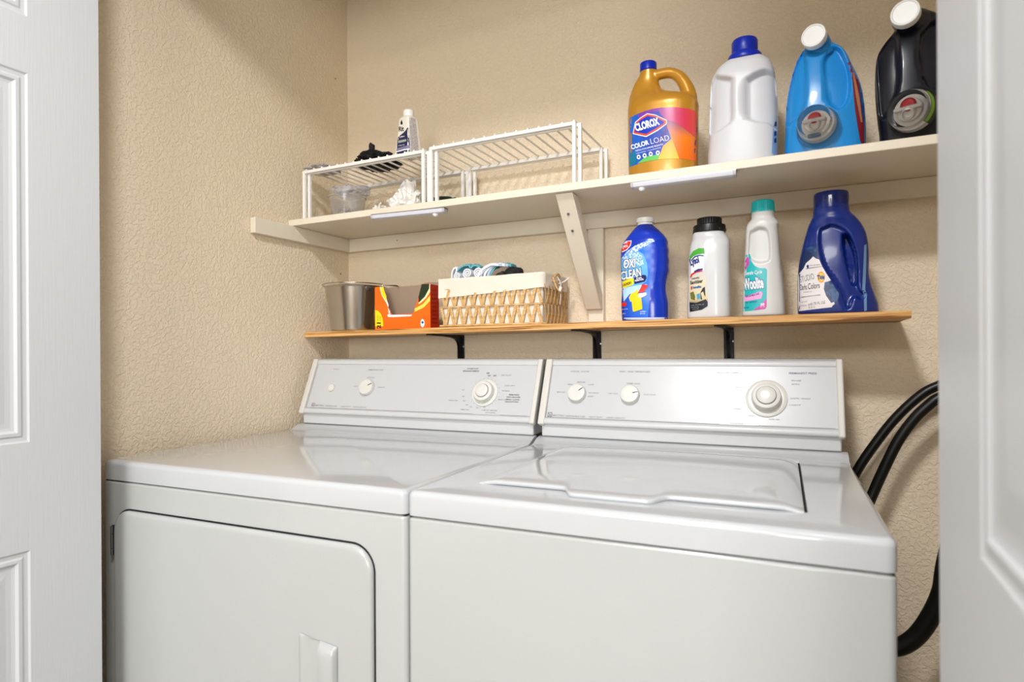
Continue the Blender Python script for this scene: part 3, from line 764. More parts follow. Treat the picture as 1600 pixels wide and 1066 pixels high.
# dye bottle
zz = Z(600, 160, 11.843)
dy = thing('dye_bottle', 'small white dye bottle with navy label standing on the left riser', 'bottle', (at(639, 240, 'y', -.2).x, -.2, zr))
rows = [(243, 617, 660, 1.0, 7), (232, 618.5, 658.5, 1.0, 7), (215, 621, 656, 1.0, 7), (195, 623, 654, 1.0, 6), (187, 624.5, 652.5, 1.0, 4.5), (184, 628, 648.5, 1.0, 3)]
sc = fit(-.2, rows, radians(-10)); z_lo = zr
sc[0] = (z_lo,)+sc[0][1:]
b = loft(B(), sc, radians(-10), 80, .002, .003); 
body, bv = bodyobj('body', b, mat('cream white plastic', (.91, .89, .84), .4), dy, smooth=60)
c = sc[-1]; b = lathe(B(), [(.0125, c[0]-.002), (.0135, c[0]+.002), (.0135, c[0]+.016), (.0125, c[0]+.018), (.006, c[0]+.018)], Matrix.Translation((c[1], c[2], 0)), 36)
obj('cap', b, mat('white cap plastic', (.93, .93, .91), .35), dy, smooth=40)
NAVY = mat('navy print', (.13, .14, .30), .4)
f = poly2(zz((430, 470), (450, 465), (478, 780), (475, 960), (230, 985), (240, 840), (250, 660), (300, 610), (360, 560), (400, 520)))
lb = decal('label', f, NAVY, body.parent, bv, .0003, 3, label='navy printed label')
decal('side_label', poly2(zz((465, 270), (585, 300), (612, 560), (650, 935), (500, 960), (482, 700))), speckle('lavender label with fine print', 'a9a2a8', 'd2c9c4', 420), dy, bv, .0003, 3, label='pale lavender side label with fine print')
g = B(); text2('Rit', *zz((272, 540))[0], 8.5, 7.5, 6, .03, .2, into=g)
f = poly2(zz((325, 320), (345, 375), (342, 405), (325, 415), (308, 405), (304, 375))); me = bpy.data.meshes.new('t'); f.to_mesh(me); g.from_mesh(me)
decal('lettering', g, mat('black print', (.06, .06, .09), .4), lb, bv, .0008, 3)
g = B(); text2('DyeMore', *zz((290, 665))[0], 8, 3, 14, .02, into=g); text2('navy', *zz((270, 820))[0], 10, 2, 12, into=g)
decal('lettering', g, mat('white print', (.95, .95, .96), .4), lb, bv, .0008, 3)
decal('label_band', poly2(zz((262, 710), (410, 680), (415, 720), (258, 755))), mat('silver print', (.62, .66, .62), .4), lb, bv, .0007, 3)
decal('label_band', poly2(zz((235, 850), (470, 785), (472, 850), (380, 860), (230, 900))), mat('lilac print', (.50, .48, .60), .4), lb, bv, .0007, 3)
decal('label_band', poly2(zz((230, 905), (380, 862), (472, 855), (474, 875), (380, 885), (228, 925))), mat('white print', (0, 0, 0)), lb, bv, .0009, 3)

# ================================================================== UPPER SHELF JUGS
def capring(bm, c, r, z0, z1, n=48, ribs=0, M=None, top=True):
    pass
# ---- gold bleach bottle
zz = Z(970, 160, 9.692); zj = Z(960, 60, 4.636)
YC = -.165
cl = thing('bleach_bottle', 'gold handled bleach jug with blue cap and a colourful label', 'bottle', (1.03, YC, zt))
rows = [(276, 983, 1091, .62, 2.6), (258, 982, 1091, .62, 2.6), (220, 981.5, 1091.5, .62, 2.6), (180, 981, 1091.5, .62, 2.6), (168, 981, 1091, .62, 2.6), (159, 982, 1080, .60, 2.5), (151.5, 983, 1052, .58, 2.4), (145, 985, 1036, .60, 2.3), (130, 991, 1029, .62, 2.2), (117, 999, 1026.5, .85, 2), (110, 1001, 1025, 1, 2)]
sc = fit(YC, rows); sc[0] = (zt+.0003,)+sc[0][1:]
b = loft(B(), sc, 0, 72, .004, .008)
H = [(1018, 120), (1032, 116), (1047, 114), (1060, 119), (1069, 130), (1075, 143), (1077, 156), (1076, 172)]
hp = spline([at(x, y, 'y', YC) for x, y in H], 5); tube(b, hp, [.0115+.0075*max(0, (k-12)/24) for k in range(len(hp))], 20)
b = remesh(b, .0022, 6)
M_GOLD = mat('gold brown bottle plastic', (.76, .54, .16), .30, metal=.25, coat=.3)
body, bv = bodyobj('body', b, M_GOLD, cl)
c = sc[-1]
pr = [(.0165, c[0]-.004), (.0185, c[0]-.002), (.0185, c[0]+.013), (.0172, c[0]+.0155), (.009, c[0]+.0155)]
M_BCAP = mat('royal blue cap', (.02, .15, .66), .35)
obj('cap', lathe(B(), pr, Matrix.Translation((c[1], c[2], 0)), 48), M_BCAP, cl, smooth=40)
top = zz((105, 250), (240, 180), (370, 130), (500, 95), (650, 74), (800, 70), (1000, 90), (1100, 118), (1185, 158)); bot = zz((1185, 925), (1100, 885), (1000, 860), (800, 850), (600, 862), (450, 882), (300, 915), (130, 985), (100, 1000))
lab = decal('label', poly2(top+bot), grad('blue print gradient', [(0, '1b6fd0'), (.35, '1748b8'), (1, '3a2a86')], 'x', 0, 1), cl, bv, .0004, 4, label='colourful wrap label')
def dl(poly, m, off, step=4, nm='label_print', par=None, bvv=None): return decal(nm, poly2(poly), m, par or lab, bvv or bv, off, step)
dl(zz((255, 190), (370, 130), (500, 95), (600, 85), (560, 140), (420, 165), (280, 250)), mat('violet print', (.50, .22, .66), .3), .0007)
dl(zz((560, 100), (650, 74), (800, 70), (1000, 90), (1100, 118), (1185, 158), (1185, 590), (1090, 500), (960, 390), (820, 310), (690, 265), (600, 180)), grad('magenta to red print', [(0, '8d3a96'), (.45, 'c62f6c'), (1, 'e0452f')], 'x', 0, 1), .0008)
dl(zz((690, 268), (820, 312), (960, 392), (1090, 502), (1185, 592), (1185, 925), (1100, 885), (1000, 860), (880, 852), (830, 700), (760, 540), (725, 430), (700, 380)), grad('purple to orange print', [(0, 'f06a12'), (.55, 'ee7f1e'), (1, '6b3a78')], 'z', 0, 1), .0008)
dl(zz((775, 545), (830, 700), (885, 855), (800, 850), (600, 862), (565, 866), (640, 660)), grad('yellow print', [(0, 'f7c21e'), (1, 'f39a2c')], 'z', 0, 1), .0009)
dl(zz((380, 820), (560, 790), (590, 800), (565, 868), (450, 882), (300, 915), (250, 925)), mat('green print', (.40, .76, .36), .3), .0009)
dl(zz((115, 770), (220, 740), (240, 900), (130, 985), (100, 1000)), mat('teal print', (.05, .48, .62), .3), .0008)
dl(zz((690, 270), (775, 320), (740, 400), (690, 470), (640, 600), (500, 640), (600, 520), (660, 420)), mat('indigo print', (.27, .20, .58), .3), .0007)
ORNG = mat('orange red print', (.93, .30, .16), .3); WHT = mat('bright white print', (.97, .97, .97), .3)
dl(zz((180, 470), (215, 300), (290, 235), (400, 165), (520, 185), (700, 270), (695, 330), (560, 430), (385, 525), (185, 480)), WHT, .0010)
dl(zz((190, 460), (225, 305), (300, 240), (402, 178), (520, 197), (690, 278), (682, 325), (550, 415), (382, 510), (200, 470)), ORNG, .0013)
dl(zz((212, 438), (240, 318), (310, 260), (402, 208), (510, 222), (655, 290), (650, 318), (540, 388), (385, 478), (225, 450)), mat('logo blue print', (.05, .22, .74), .3), .0016)
g = text2('CLOROX', *zz((232, 445))[0], 39, 12.5, 16.5, .05); decal('lettering', g, WHT, lab, bv, .0020, 4)
g = B(); text2('COLOR', *zz((165, 718))[0], 29, 7.6, 17, .04, into=g); text2('LOAD', *zz((458, 632))[0], 29.5, 8.4, 12, -.012, into=g)
text2('NON-CHLORINE BLEACH', *zz((225, 748))[0], 44, 2.6, 14, .01, into=g); text2('STAIN FIGHTER + COLOR BRIGHTENER', *zz((232, 785))[0], 40, 1.6, 14, .0, into=g)
decal('lettering', g, WHT, lab, bv, .0014, 4)
for i, (x, y) in enumerate(((270, 828), (360, 805), (452, 782), (560, 765))):
    q = zz((x, y))[0]; dl([(q[0]+3.1*cos(a*.52), q[1]+3.6*sin(a*.52)) for a in range(12)], WHT, .0015, nm='label_icon')
    dl([(q[0]+1.5*cos(a*.9+i), q[1]+1.6*sin(a*.9+i)) for a in range(7)], mat('logo blue print', 0), .0018, nm='label_icon')

# ---- white jug with blue cap
YC = -.15
wj = thing('detergent_jug', 'large plain white jug with a royal blue cap, its handle towards the front', 'bottle', (1.21, YC, zt))
rows = [(262, 1106, 1216, .75, 3), (245, 1106, 1216, .75, 3), (215, 1108, 1216, .75, 3), (180, 1109, 1215.5, .75, 3), (150, 1110, 1214, .75, 3), (125, 1112, 1211, .75, 2.8), (108, 1119, 1206, .74, 2.6), (100, 1127, 1200, .74, 2.5), (94, 1136, 1192, .8, 2.2)]
sc = fit(YC, rows); sc[0] = (zt+.0003,)+sc[0][1:]
b = loft(B(), sc, 0, 128, .0022, .010)
dent(b, smoothpoly(zj((735, 270), (820, 280), (848, 300), (846, 420), (850, 570), (800, 630), (700, 690), (660, 640), (680, 400))), .016, 3.0)
dent(b, smoothpoly(zj((958, 290), (1010, 255), (1110, 230), (1190, 330), (1200, 640), (1110, 605), (1010, 590), (955, 540))), .018, 3.2)
M_WPL = mat('white HDPE', (.83, .835, .85), .38, sss=.15)
body, bv = bodyobj('body', b, M_WPL, wj)
c = sc[-1]; m = Matrix.Translation((c[1], c[2]-.002, c[0]-.006))
b = lathe(B(), [(.0345, .0), (.0355, .003), (.0335, .012), (.0300, .016), (.0285, .0165)], m, 48, cap1=True); cp = obj('cap', b, M_BCAP, wj, smooth=35)
b = lathe(B(), [(.0255, .0165), (.0262, .018), (.0262, .042), (.0245, .0455), (.012, .046)], m, 64)
obj('cap_grip', b, M_BCAP, cp, smooth=35)
decal('label', poly2(zj((1150, 640), (1182, 560), (1192, 800), (1160, 850), (1140, 830))), mat('pale blue print', (.55, .68, .85), .35), wj, bv, .0005, 3, label='edge of a pale blue label on the right side')
g = B(); 
for x, y in ((1168, 620), (1165, 690), (1165, 740)): q = zj((x, y))[0]; bm2 = poly2([(q[0]-1.6, q[1]-3), (q[0]+1.8, q[1]-4), (q[0]+1.8, q[1]+3), (q[0]-1.6, q[1]+4)]); me = bpy.data.meshes.new('t'); bm2.to_mesh(me); g.from_mesh(me)
decal('label_print', g, mat('deep blue print', (.08, .20, .50), .35), wj, bv, .0009, 3)

# ---- blue and black jugs with tap and measuring cup
zk = Z(1200, 0, 4.443)
def tapjug(name, label, YC, rows, ang, colm, dents, neck, capc, capr, capn, cup, cupr, cupn, sec_label):
    t = thing(name, label, 'bottle', (at(rows[0][1]*.5+rows[0][2]*.5, rows[0][0], 'y', YC).x, YC, zt))
    sc = fit(YC, rows, ang); sc[0] = (zt+.0003,)+sc[0][1:]
    b = loft(B(), sc, ang, 128, .0024, .010)
    for poly, dep, soft in dents: dent(b, poly, dep, soft)
    body, bv = bodyobj('body', b, colm, t)
    # slanted neck that carries the white cap
    P = [at(x, y, 'y', yy) for x, y, yy, r in neck[:-1]]
    cn = Vector(capn).normalized(); cc = at(capc[0], capc[1], 'y', capc[2]); P = P[:1]+[cc-cn*.034, cc-cn*.008]
    obj('neck', tube(B(), spline(P, 5), [neck[0][3]+(capr*.90-neck[0][3])*k/10 for k in range(11)], 36), colm, t, smooth=60)
    c = at(capc[0], capc[1], 'y', capc[2]); m = aim(c, capn)
    obj('cap', lathe(B(), [(capr*.9, -.017), (capr, -.015), (capr, -.002), (capr*.95, 0), (capr*.86, .0004), (capr*.80, -.0008), (capr*.3, -.0006)], m, 48), mat('matte white cap', (.92, .92, .91), .4), t, smooth=40)
    # tap and its clear cup
    c = at(cup[0], cup[1], 'y', cup[2]); m = aim(c, cupn); L = .040
    tap = obj('dispenser_tap', lathe(B(), [(cupr*.78, -L*1.1), (cupr*.80, -L*.72), (cupr*.62, -L*.64), (cupr*.58, -L*.40), (cupr*.35, -L*.36), (cupr*.2, -L*.35)], m, 36), mat('white tap plastic', (.93, .90, .86), .4), t, smooth=40)
    b = box(B(), (-cupr*.66, -cupr*.04, -L*.5), (cupr*.66, cupr*.16, -L*.10), m); obj('tap_lever', b, mat('white tap plastic', 0), tap, bevel=.002)
    b = lathe(B(), [(cupr*.42, -L*.62), (cupr*.36, -L*.3), (cupr*.30, -L*.12), (cupr*.24, -L*.10), (cupr*.22, -L*.3)], m @ Matrix.Translation((0, -cupr*.30, 0)) @ Matrix.Rotation(radians(18), 4, 'X'), 28); obj('tap_spout', b, mat('white tap plastic', 0), tap, smooth=40)
    b = B(); lathe(b, [(cupr*.38, -L*.5), (cupr*.37, -L*.30), (cupr*.28, -L*.2), (cupr*.1, -L*.18)], m @ Matrix.Translation((0, cupr*.22, 0)), 24); obj('tap_button', b, mat('red tap button', (.80, .12, .16), .3), tap, smooth=45)
    th = .0011
    b = lathe(B(), [(cupr*1.25, -L), (cupr*1.26, -L*.93), (cupr*1.12, -L*.85), (cupr*.96, -.003), (cupr*.93, 0), (cupr*.1, 0), (cupr*.1, -th), (cupr*.92, -th), (cupr*.96-th, -.004), (cupr*1.12-th, -L*.86), (cupr*1.24-th, -L)], m, 48, cap0=False, cap1=False)
    # close centre of the cup bottom
    lathe(b, [(cupr*.1, 0), (.0001, 0)], m, 48, cap0=False, cap1=False); lathe(b, [(.0001, -th), (cupr*.1, -th)], m, 48, cap0=False, cap1=False)
    bmesh.ops.remove_doubles(b, verts=b.verts, dist=2e-4); bmesh.ops.recalc_face_normals(b, faces=b.faces)
    cupo = obj('measuring_cup', b, mat('clear cup plastic', (.97, .975, .98), .05, trans=1, ior=1.18), t, smooth=35, label='clear measuring cup over the tap')
    return t, bv, m, cupo, sc
BLUE = mat('bright blue bottle plastic', (.10, .54, .83), .3, coat=.2)
rows = [(245, 1226, 1352, .55, 2.6), (230, 1226, 1353, .55, 2.6), (200, 1227, 1352.5, .55, 2.5), (170, 1228, 1350, .55, 2.5), (140, 1231, 1344, .55, 2.4), (110, 1238, 1331, .55, 2.4), (90, 1245, 1322, .55, 2.4), (80, 1251, 1314, .55, 2.3), (72, 1258, 1302, .6, 2.2)]
dn = [(smoothpoly(zk((160, 430), (235, 360), (258, 400), (262, 560), (245, 740), (180, 830), (120, 860), (100, 600))), .012, 3.0),
      (smoothpoly(zk((395, 400), (430, 330), (500, 340), (560, 480), (570, 620), (545, 710), (490, 750), (430, 710), (402, 620), (390, 500))), .016, 2.6)]
t, bv, m, cupo, sc = tapjug('detergent_jug', 'bright blue jug with white cap and clear cup over its tap', -.165, rows, 0, BLUE, dn,
    [(1283, 84, -.165, .024), (1280, 70, -.172, .0225), (1274, 58, -.182, .0205)], (1270.5, 55, -.214), .0225, (-.22, -.95, .02), (1270.8, 187.6, -.248), .0315, (-.20, -.94, .04), None)
zb = Z(1180, 80, 6.661)
lbm = decal('label', poly2(zb((960, 120), (985, 110), (1070, 220), (1130, 420), (1152, 640), (1150, 960), (1120, 980), (1090, 930), (1040, 620), (1010, 300))), mat('deep red print', (.50, .12, .16), .35), t, bv, .0005, 3, label='red label on the right side')
decal('label_band', poly2(zb((1075, 235), (1130, 420), (1155, 640), (1152, 830), (1120, 700), (1090, 470))), mat('label blue print', (.10, .30, .62), .35), lbm, bv, .0009, 3)
decal('label_band', poly2(zb((1012, 215), (1030, 225), (1085, 480), (1118, 740), (1100, 740), (1050, 480))), mat('label tan print', (.72, .48, .34), .35), lbm, bv, .0010, 3)
g = B(); text2('TWIST', *zb((760, 262))[0], 15, 4.6, 10, .01, into=g); text2('CAP TO', *zb((752, 306))[0], 18, 4.6, 10, .01, into=g); text2('VENT', *zb((772, 345))[0], 14, 4, 8, .01, into=g)
q = [zb((x, y))[0] for x, y in ((880, 200), (915, 240), (915, 300), (890, 340), (896, 342), (924, 302), (924, 238), (888, 197))]; f2 = poly2(q); me = bpy.data.meshes.new('t'); f2.to_mesh(me); g.from_mesh(me)
decal('embossed_text', g, mat('embossed blue plastic', (.16, .56, .88), .3), t, bv, .0006, 3)
b = box(B(), (-.011, -.030, -.012), (.011, -.024, -.006), m); obj('cup_marking', b, mat('cup marking grey', (.35, .45, .55), .4), cupo, bevel=.001)
BLACK = mat('near black bottle plastic', (.045, .058, .11), .3, coat=.2)
rows = [(222, 1375, 1500, .5, 2.6), (205, 1374, 1502, .5, 2.6), (180, 1371, 1503, .5, 2.6), (150, 1368, 1504, .5, 2.5), (120, 1367, 1504, .5, 2.5), (95, 1368, 1500, .5, 2.4), (75, 1372, 1492, .5, 2.4), (60, 1382, 1484, .5, 2.3), (45, 1395, 1474, .52, 2.3), (30, 1403, 1466, .55, 2.3), (22, 1408, 1452, .6, 2.2)]
dn = [(smoothpoly(zk((760, 380), (830, 270), (890, 250), (905, 330), (910, 560), (880, 680), (800, 820), (770, 700))), .010, 3.0),
      (smoothpoly(zk((1060, 240), (1120, 160), (1230, 150), (1260, 500), (1150, 600), (1090, 545), (1060, 420))), .018, 3.0)]
t, bv, m, cupo, sc = tapjug('detergent_jug', 'near-black jug with white cap and clear cup over its tap, at the right door', -.165, rows, 0, BLACK, dn,
    [(1432, 38, -.165, .027), (1427, 26, -.174, .0255), (1420, 18, -.184, .0235)], (1414, 19, -.218), .0240, (-.22, -.95, .02), (1416.7, 169.5, -.248), .0345, (-.40, -.90, -.08), None)
zc = Z(1360, 100, 8.2)
# green and black sticker that wraps the right side of the cup
def cupband(a0, a1, z0, z1, mm, nm, rr, par):
    b = B(); n = 14; R = []
    for z in (z0, z1):
        k = (-z/.040); rad = rr*(.965+.16*k)+.0010
        R.append([b.verts.new(m @ Vector((rad*cos(a0+(a1-a0)*i/n), rad*sin(a0+(a1-a0)*i/n), z))) for i in range(n+1)])
    for i in range(n): b.faces.new((R[0][i], R[0][i+1], R[1][i+1], R[1][i]))
    return obj(nm, b, mm, par, smooth=60)
st = cupband(radians(-50), radians(45), -.006, -.033, mat('black sticker', (.04, .04, .05), .35), 'cup_sticker', .0352, cupo)
# a green ring printed on the front half of the sticker
cupband(radians(-48), radians(40), -.007, -.018, mat('lime green sticker', (.45, .68, .10), .35), 'cup_sticker', .0356, cupo)

# ================================================================== LOWER SHELF
# ---- steel bucket
YC = -.118
bz = ztop(.1)
bk = thing('steel_bucket', 'small shiny stainless steel bucket with wire bail handle', 'bucket', (.12, YC, bz))
s0 = fit(YC, [(452, 509, 606, 1, 2), (512, 515.5, 594, 1, 2)])
r1, r0 = s0[0][3], s0[1][3]; bx = .5*(s0[0][1]+s0[1][1]); z1 = s0[0][0]
r1 = min(r1, bx-.013)
m = Matrix.Translation((bx, YC, 0)); hh = z1-bz
pr = [(r0*.96, bz+.0002), (r0, bz+.003), (r0*1.005, bz+.006)]+[(r0+(r1-r0)*k/8, bz+.006+(hh-.006)*k/8) for k in range(1, 9)]+[(r1+.002, z1+.001), (r1+.003, z1+.003), (r1+.002, z1+.005), (r1, z1+.0055), (r1-.0015, z1+.003), (r1-.002, z1-.002), (r0-.001, bz+.007)]
obj('bucket_body', lathe(B(), pr, m, 64), M_STEEL, bk, smooth=50)
ear = {}
for s in (-1, 1):
    e = Vector((bx+s*(r1+.0035)*cos(radians(28)), YC-s*(r1+.0035)*sin(radians(28)), z1-.004)); ear[s] = e
    d = Vector((cos(radians(28))*s, -sin(radians(28))*s, 0))
    if s == 1: obj('handle_ear', lathe(B(), [(.008, -.001), (.008, .002), (.004, .003)], aim(e-d*.003, d), 16), M_DKSTEEL, bk, smooth=40)
e0 = Vector((bx-r1-.004, YC, z1+.004)); e1 = Vector((bx+r1+.006, YC, z1+.004))
arc = [e0+Vector((-.0005, 0, -.010)), e0+Vector((-.004, -.002, -.002)), e0+Vector((-.004, -.004, .006))]+[Vector((bx-(r1+.006)*cos(pi*k/14), YC-(r1+.008)*sin(pi*k/14), z1+.0095)) for k in range(0, 15)]+[e1+Vector((.002, .0, .004)), e1+Vector((0, 0, -.006))]
obj('bail_handle', tube(B(), spline(arc, 4), .0018, 10), M_STEEL, bk, smooth=60)
obj('maker_tab', box(B(), (bx-.014, YC+r1+.0005, z1-.006), (bx+.010, YC+r1+.003, z1+.012)), mat('dark bucket tab', (.12, .12, .12), .4), bk, bevel=.001)

# ---- torn orange carton
fy = -.172; zz = Z(570, 430, 11.846)
q0 = at(586, 515.5, 'y', fy); q1 = at(672.5, 512.5, 'y', fy); x0, x1 = q0.x, q1.x; zb0 = ztop((x0+x1)/2)+.0004; yb = at(686, 512, 'x', x1).y; 
yb = min(yb, -.03)
cb = thing('cardboard_box', 'orange cardboard box with torn open front, between bucket and basket', 'box', ((x0+x1)/2, (fy+yb)/2, zb0))
def fpt(px, py): p = at(px, py, 'y', fy); return (p.x, p.z)
ORB = mat('orange carton print', (.95, .42, .05), .4); RED = mat('dark red carton side', (.72, .16, .06), .45); KRAFT = mat('brown grey carton board', (.60, .52, .44), .7)
torn = zz((190, 222), (280, 218), (345, 218), (360, 290), (402, 400), (405, 450), (440, 545), (436, 600), (462, 640), (482, 700), (515, 735), (700, 722), (890, 712), (935, 580), (990, 420), (1050, 165), (1120, 158), (1218, 155), (1232, 300), (1234, 980))
pts = [fpt(*p) for p in torn]; pts = [(x, max(z, zb0)) for x, z in pts]; pts[0] = (x0, pts[0][1]); pts[-1] = (x1, zb0); pts[-2] = (x1, pts[-2][1]); pts[-3] = (x1, pts[-3][1]); pts.append((x0, zb0))
b = prism(B(), pts, 'y', fy, fy+.0008); bmesh.ops.triangulate(b, faces=[f for f in b.faces if len(f.verts) > 4]); b.normal_update(); bv = BVHTree.FromBMesh(b)
fp = obj('front_panel', b, ORB, cb)
ztb = fpt(672, 444)[1]
b = B(); box(b, (x1-.0008, fy+.001, zb0), (x1, yb, ztb)); b.normal_update(); bvs = BVHTree.FromBMesh(b); sp_ = obj('side_panel', b, RED, cb, label='dark red printed side panel')
obj('side_panel', box(B(), (x0, fy+.001, zb0), (x0+.0008, yb, fpt(600, 448)[1])), KRAFT, cb)
wav = [(x0+.001, zb0), (x1-.001, zb0)]; zmx = at(640, 446, 'y', yb).z
for k in range(17):
    t_ = 1-k/16; x = x0+.001+(x1-x0-.002)*t_; wav.append((x, zmx+.002*sin(t_*9)-.006*max(0, .45-t_)/.45+(.0025 if t_ > .72 else 0)))
b = prism(B(), wav, 'y', yb-.0008, yb); bmesh.ops.triangulate(b, faces=[f for f in b.faces if len(f.verts) > 4]); obj('back_panel', b, KRAFT, cb)
obj('bottom_panel', box(B(), (x0+.001, fy+.001, zb0), (x1-.001, yb-.001, zb0+.0008)), KRAFT, cb)
b = B(); vs = [b.verts.new(p) for p in ((x0+.001, fy+.03, zmx+.004), (x0+.002, yb-.002, zmx+.004), (x0+.045, yb-.003, zmx+.003), (x0+.062, yb-.02, zmx-.003), (x0+.036, fy+.07, zmx+.001))]; b.faces.new(vs); bmesh.ops.solidify(b, geom=b.faces[:], thickness=.0008)
obj('torn_flap', b, KRAFT, cb)
def bd(poly, m, off, nm='carton_print'): return decal(nm, poly2(poly), m, fp, bv, off, 6)
YEL = mat('carton yellow print', (.97, .86, .08), .4); CREAM = mat('carton cream print', (.98, .93, .70), .4)
bd(zz((192, 642), (250, 665), (300, 720), (335, 820), (348, 1018), (192, 1024)), YEL, .0004)
bd(zz((275, 222), (345, 220), (360, 290), (400, 400), (403, 450), (438, 545), (420, 560), (380, 490), (320, 390), (290, 300)), CREAM, .0004)
bd(zz((295, 224), (343, 222), (358, 292), (398, 402), (395, 470), (330, 380), (303, 300)), YEL, .0007)
bd(zz((1050, 168), (1215, 160), (1215, 300), (1130, 430), (1030, 520), (915, 590), (925, 575), (985, 425)), CREAM, .0004)
bd(zz((1052, 166), (1195, 160), (1190, 250), (1110, 400), (1020, 490), (935, 545), (990, 420)), mat('carton dark green print', (.13, .20, .12), .4), .0007)
bd(zz((1215, 370), (1216, 470), (1090, 600), (900, 692), (912, 625), (1080, 530)), mat('carton pale yellow print', (.96, .86, .36), .4), .0006)
bd(zz((415, 735), (482, 700), (515, 725), (885, 712), (860, 760), (520, 778), (430, 775)), mat('torn paper white', (.95, .94, .95), .6), .0006, 'torn_edge')
bd(zz((402, 455), (440, 560), (470, 690), (440, 710), (430, 600), (395, 500)), mat('torn paper white', 0), .0008, 'torn_edge')
q = zz((1068, 890))[0]; bd([(q[0]+3.2*cos(a*.52), q[1]+6.6*sin(a*.52)) for a in range(12)], mat('torn paper white', 0), .0006)
bd([(q[0]+1.8*cos(a*.52), q[1]-1.2+2*sin(a*.52)) for a in range(12)], mat('seal blue print', (.12, .35, .60), .4), .0009)
g = text2('21', *zz((297, 990))[0], 9.5, 6.5, 90, .035); decal('lettering', g, mat('black print', 0), fp, bv, .0008, 4)
g = B(); text2('COUNT', *zz((292, 850))[0], 8, 1.8, 90, into=g); text2('DRAWSTRING', *zz((250, 850))[0], 9, 1.6, 90, into=g); decal('lettering', g, mat('olive print', (.45, .48, .10), .4), fp, bv, .0008, 4)
g = B(); text2('30 GAL', *zz((1180, 960))[0], 18, 2, 90, into=g); text2('13.5 x 12', *zz((1110, 820))[0], 8, 2, 90, into=g); decal('lettering', g, mat('dark orange print', (.78, .28, .03), .4), fp, bv, .0007, 4)
g = B()
for k in range(9): text2(['GREASE', 'TOUGH', 'STRONG', 'ODOR', '70 L'][k % 5], *zz((1240, 300+k*75))[0], 8, 2.4, 0, .01, into=g)
decal('lettering', g, mat('side print maroon', (.50, .08, .05), .4), sp_, bvs, .0006, 4)

# ---- wicker basket with liner
fy = -.182
q0 = at(688, 509, 'y', fy); q1 = at(849, 503, 'y', fy); bx0, bx1 = q0.x, q1.x; yb = at(887, 502, 'x', bx1+.004).y
bz = ztop(.6)+.0008; zT = at(686, 437, 'y', fy).z; zT2 = at(849, 425, 'y', fy).z; HT = zT-bz
wb = thing('wicker_basket', 'small woven wicker basket with cream cloth liner, on the wooden shelf', 'basket', ((bx0+bx1)/2, (fy+yb)/2, bz))
M_WICK = speckle('split bamboo strip', 'b98a4c', 'e0bd84', 60, .55, .35, .65, (1, 1, 6)); M_LIN = mat('cream cotton liner', (.90, .86, .80), .85, bump=(500, .0003, 'n'))
zm = at(760, 478, 'y', fy).z; zl2 = lambda t: (at(686, 467, 'y', fy).z*(1-t)+at(849, 449, 'y', fy).z*t)
def rail(z, r, nm):
    pts = [(bx0, fy, z), (bx1-.008, fy, z), (bx1, fy+.008, z), (bx1+.003, yb-.006, z), (bx1-.006, yb, z), (bx0+.004, yb, z), (bx0, yb-.004, z), (bx0, fy+.002, z), (bx0, fy, z)]
    obj(nm, tube(B(), pts, r, 8), M_WICK, wb, smooth=60)
rail(bz+.0022, .0028, 'rim_rail'); rail(zm, .0022, 'middle_rail'); rail(zm+(zm-bz)*.93, .0024, 'rim_rail')
# inner liner walls
b = B(); ii = .005
for a, c in (((bx0+ii, fy+ii), (bx1-ii, fy+ii)), ((bx1-ii, fy+ii), (bx1-ii, yb-ii)), ((bx1-ii, yb-ii), (bx0+ii, yb-ii)), ((bx0+ii, yb-ii), (bx0+ii, fy+ii))):
    n = 24; R = []
    for j in range(9):
        R.append([b.verts.new((a[0]+(c[0]-a[0])*i/n, a[1]+(c[1]-a[1])*i/n, bz+.003+(HT*.86)*j/8) ) for i in range(n+1)])
    for A_, C_ in zip(R, R[1:]):
        for i in range(n): b.faces.new((A_[i], A_[i+1], C_[i+1], C_[i]))
bmesh.ops.remove_doubles(b, verts=b.verts, dist=1e-4)
for v in b.verts: v.co += Vector((noise.noise(v.co*45)*.0025, noise.noise(v.co*45+Vector((5, 5, 5)))*.0025, 0))
obj('inner_liner', b, M_LIN, wb, smooth=180)
# folded-over cuff, a little wavy, lower edge rising to the right
b = B(); R = []; per = [(bx0-.003, yb), (bx0-.003, fy-.0035), (bx1-.004, fy-.0035), (bx1+.0035, fy+.004), (bx1+.006, yb-.004), (bx1, yb+.003), (bx0-.003, yb+.002)]
PT = []
for (ax, ay), (cx_, cy_) in zip(per, per[1:]):
    n = max(2, int(hypot(cx_-ax, cy_-ay)/.006)); PT += [(ax+(cx_-ax)*k/n, ay+(cy_-ay)*k/n) for k in range(n)]
for j in range(11):
    row = []
    for i, (x, y) in enumerate(PT):
        t_ = (x-bx0)/(bx1-bx0); top_ = zT+(zT2-zT)*t_; low = zl2(max(0, min(1, t_))); v_ = j/10
        z = low+(top_-low)*v_+.0012*noise.noise(Vector((x*30, y*30, 3)))
        k = noise.noise(Vector((x*28, y*28, v_*1.6)))*.0022-.001*(v_ > .9)
        row.append(b.verts.new((x+k*(1 if abs(x-bx1) < .012 else 0), y-k*(1 if y < fy+.005 else 0), z)))
    R.append(row)
n = len(PT)
for A_, C_ in zip(R, R[1:]):
    for i in range(n): b.faces.new((A_[i], A_[(i+1) % n], C_[(i+1) % n], C_[i]))
bmesh.ops.recalc_face_normals(b, faces=b.faces); bmesh.ops.solidify(b, geom=b.faces[:], thickness=.0015)
obj('liner_cuff', b, M_LIN, wb, smooth=60)
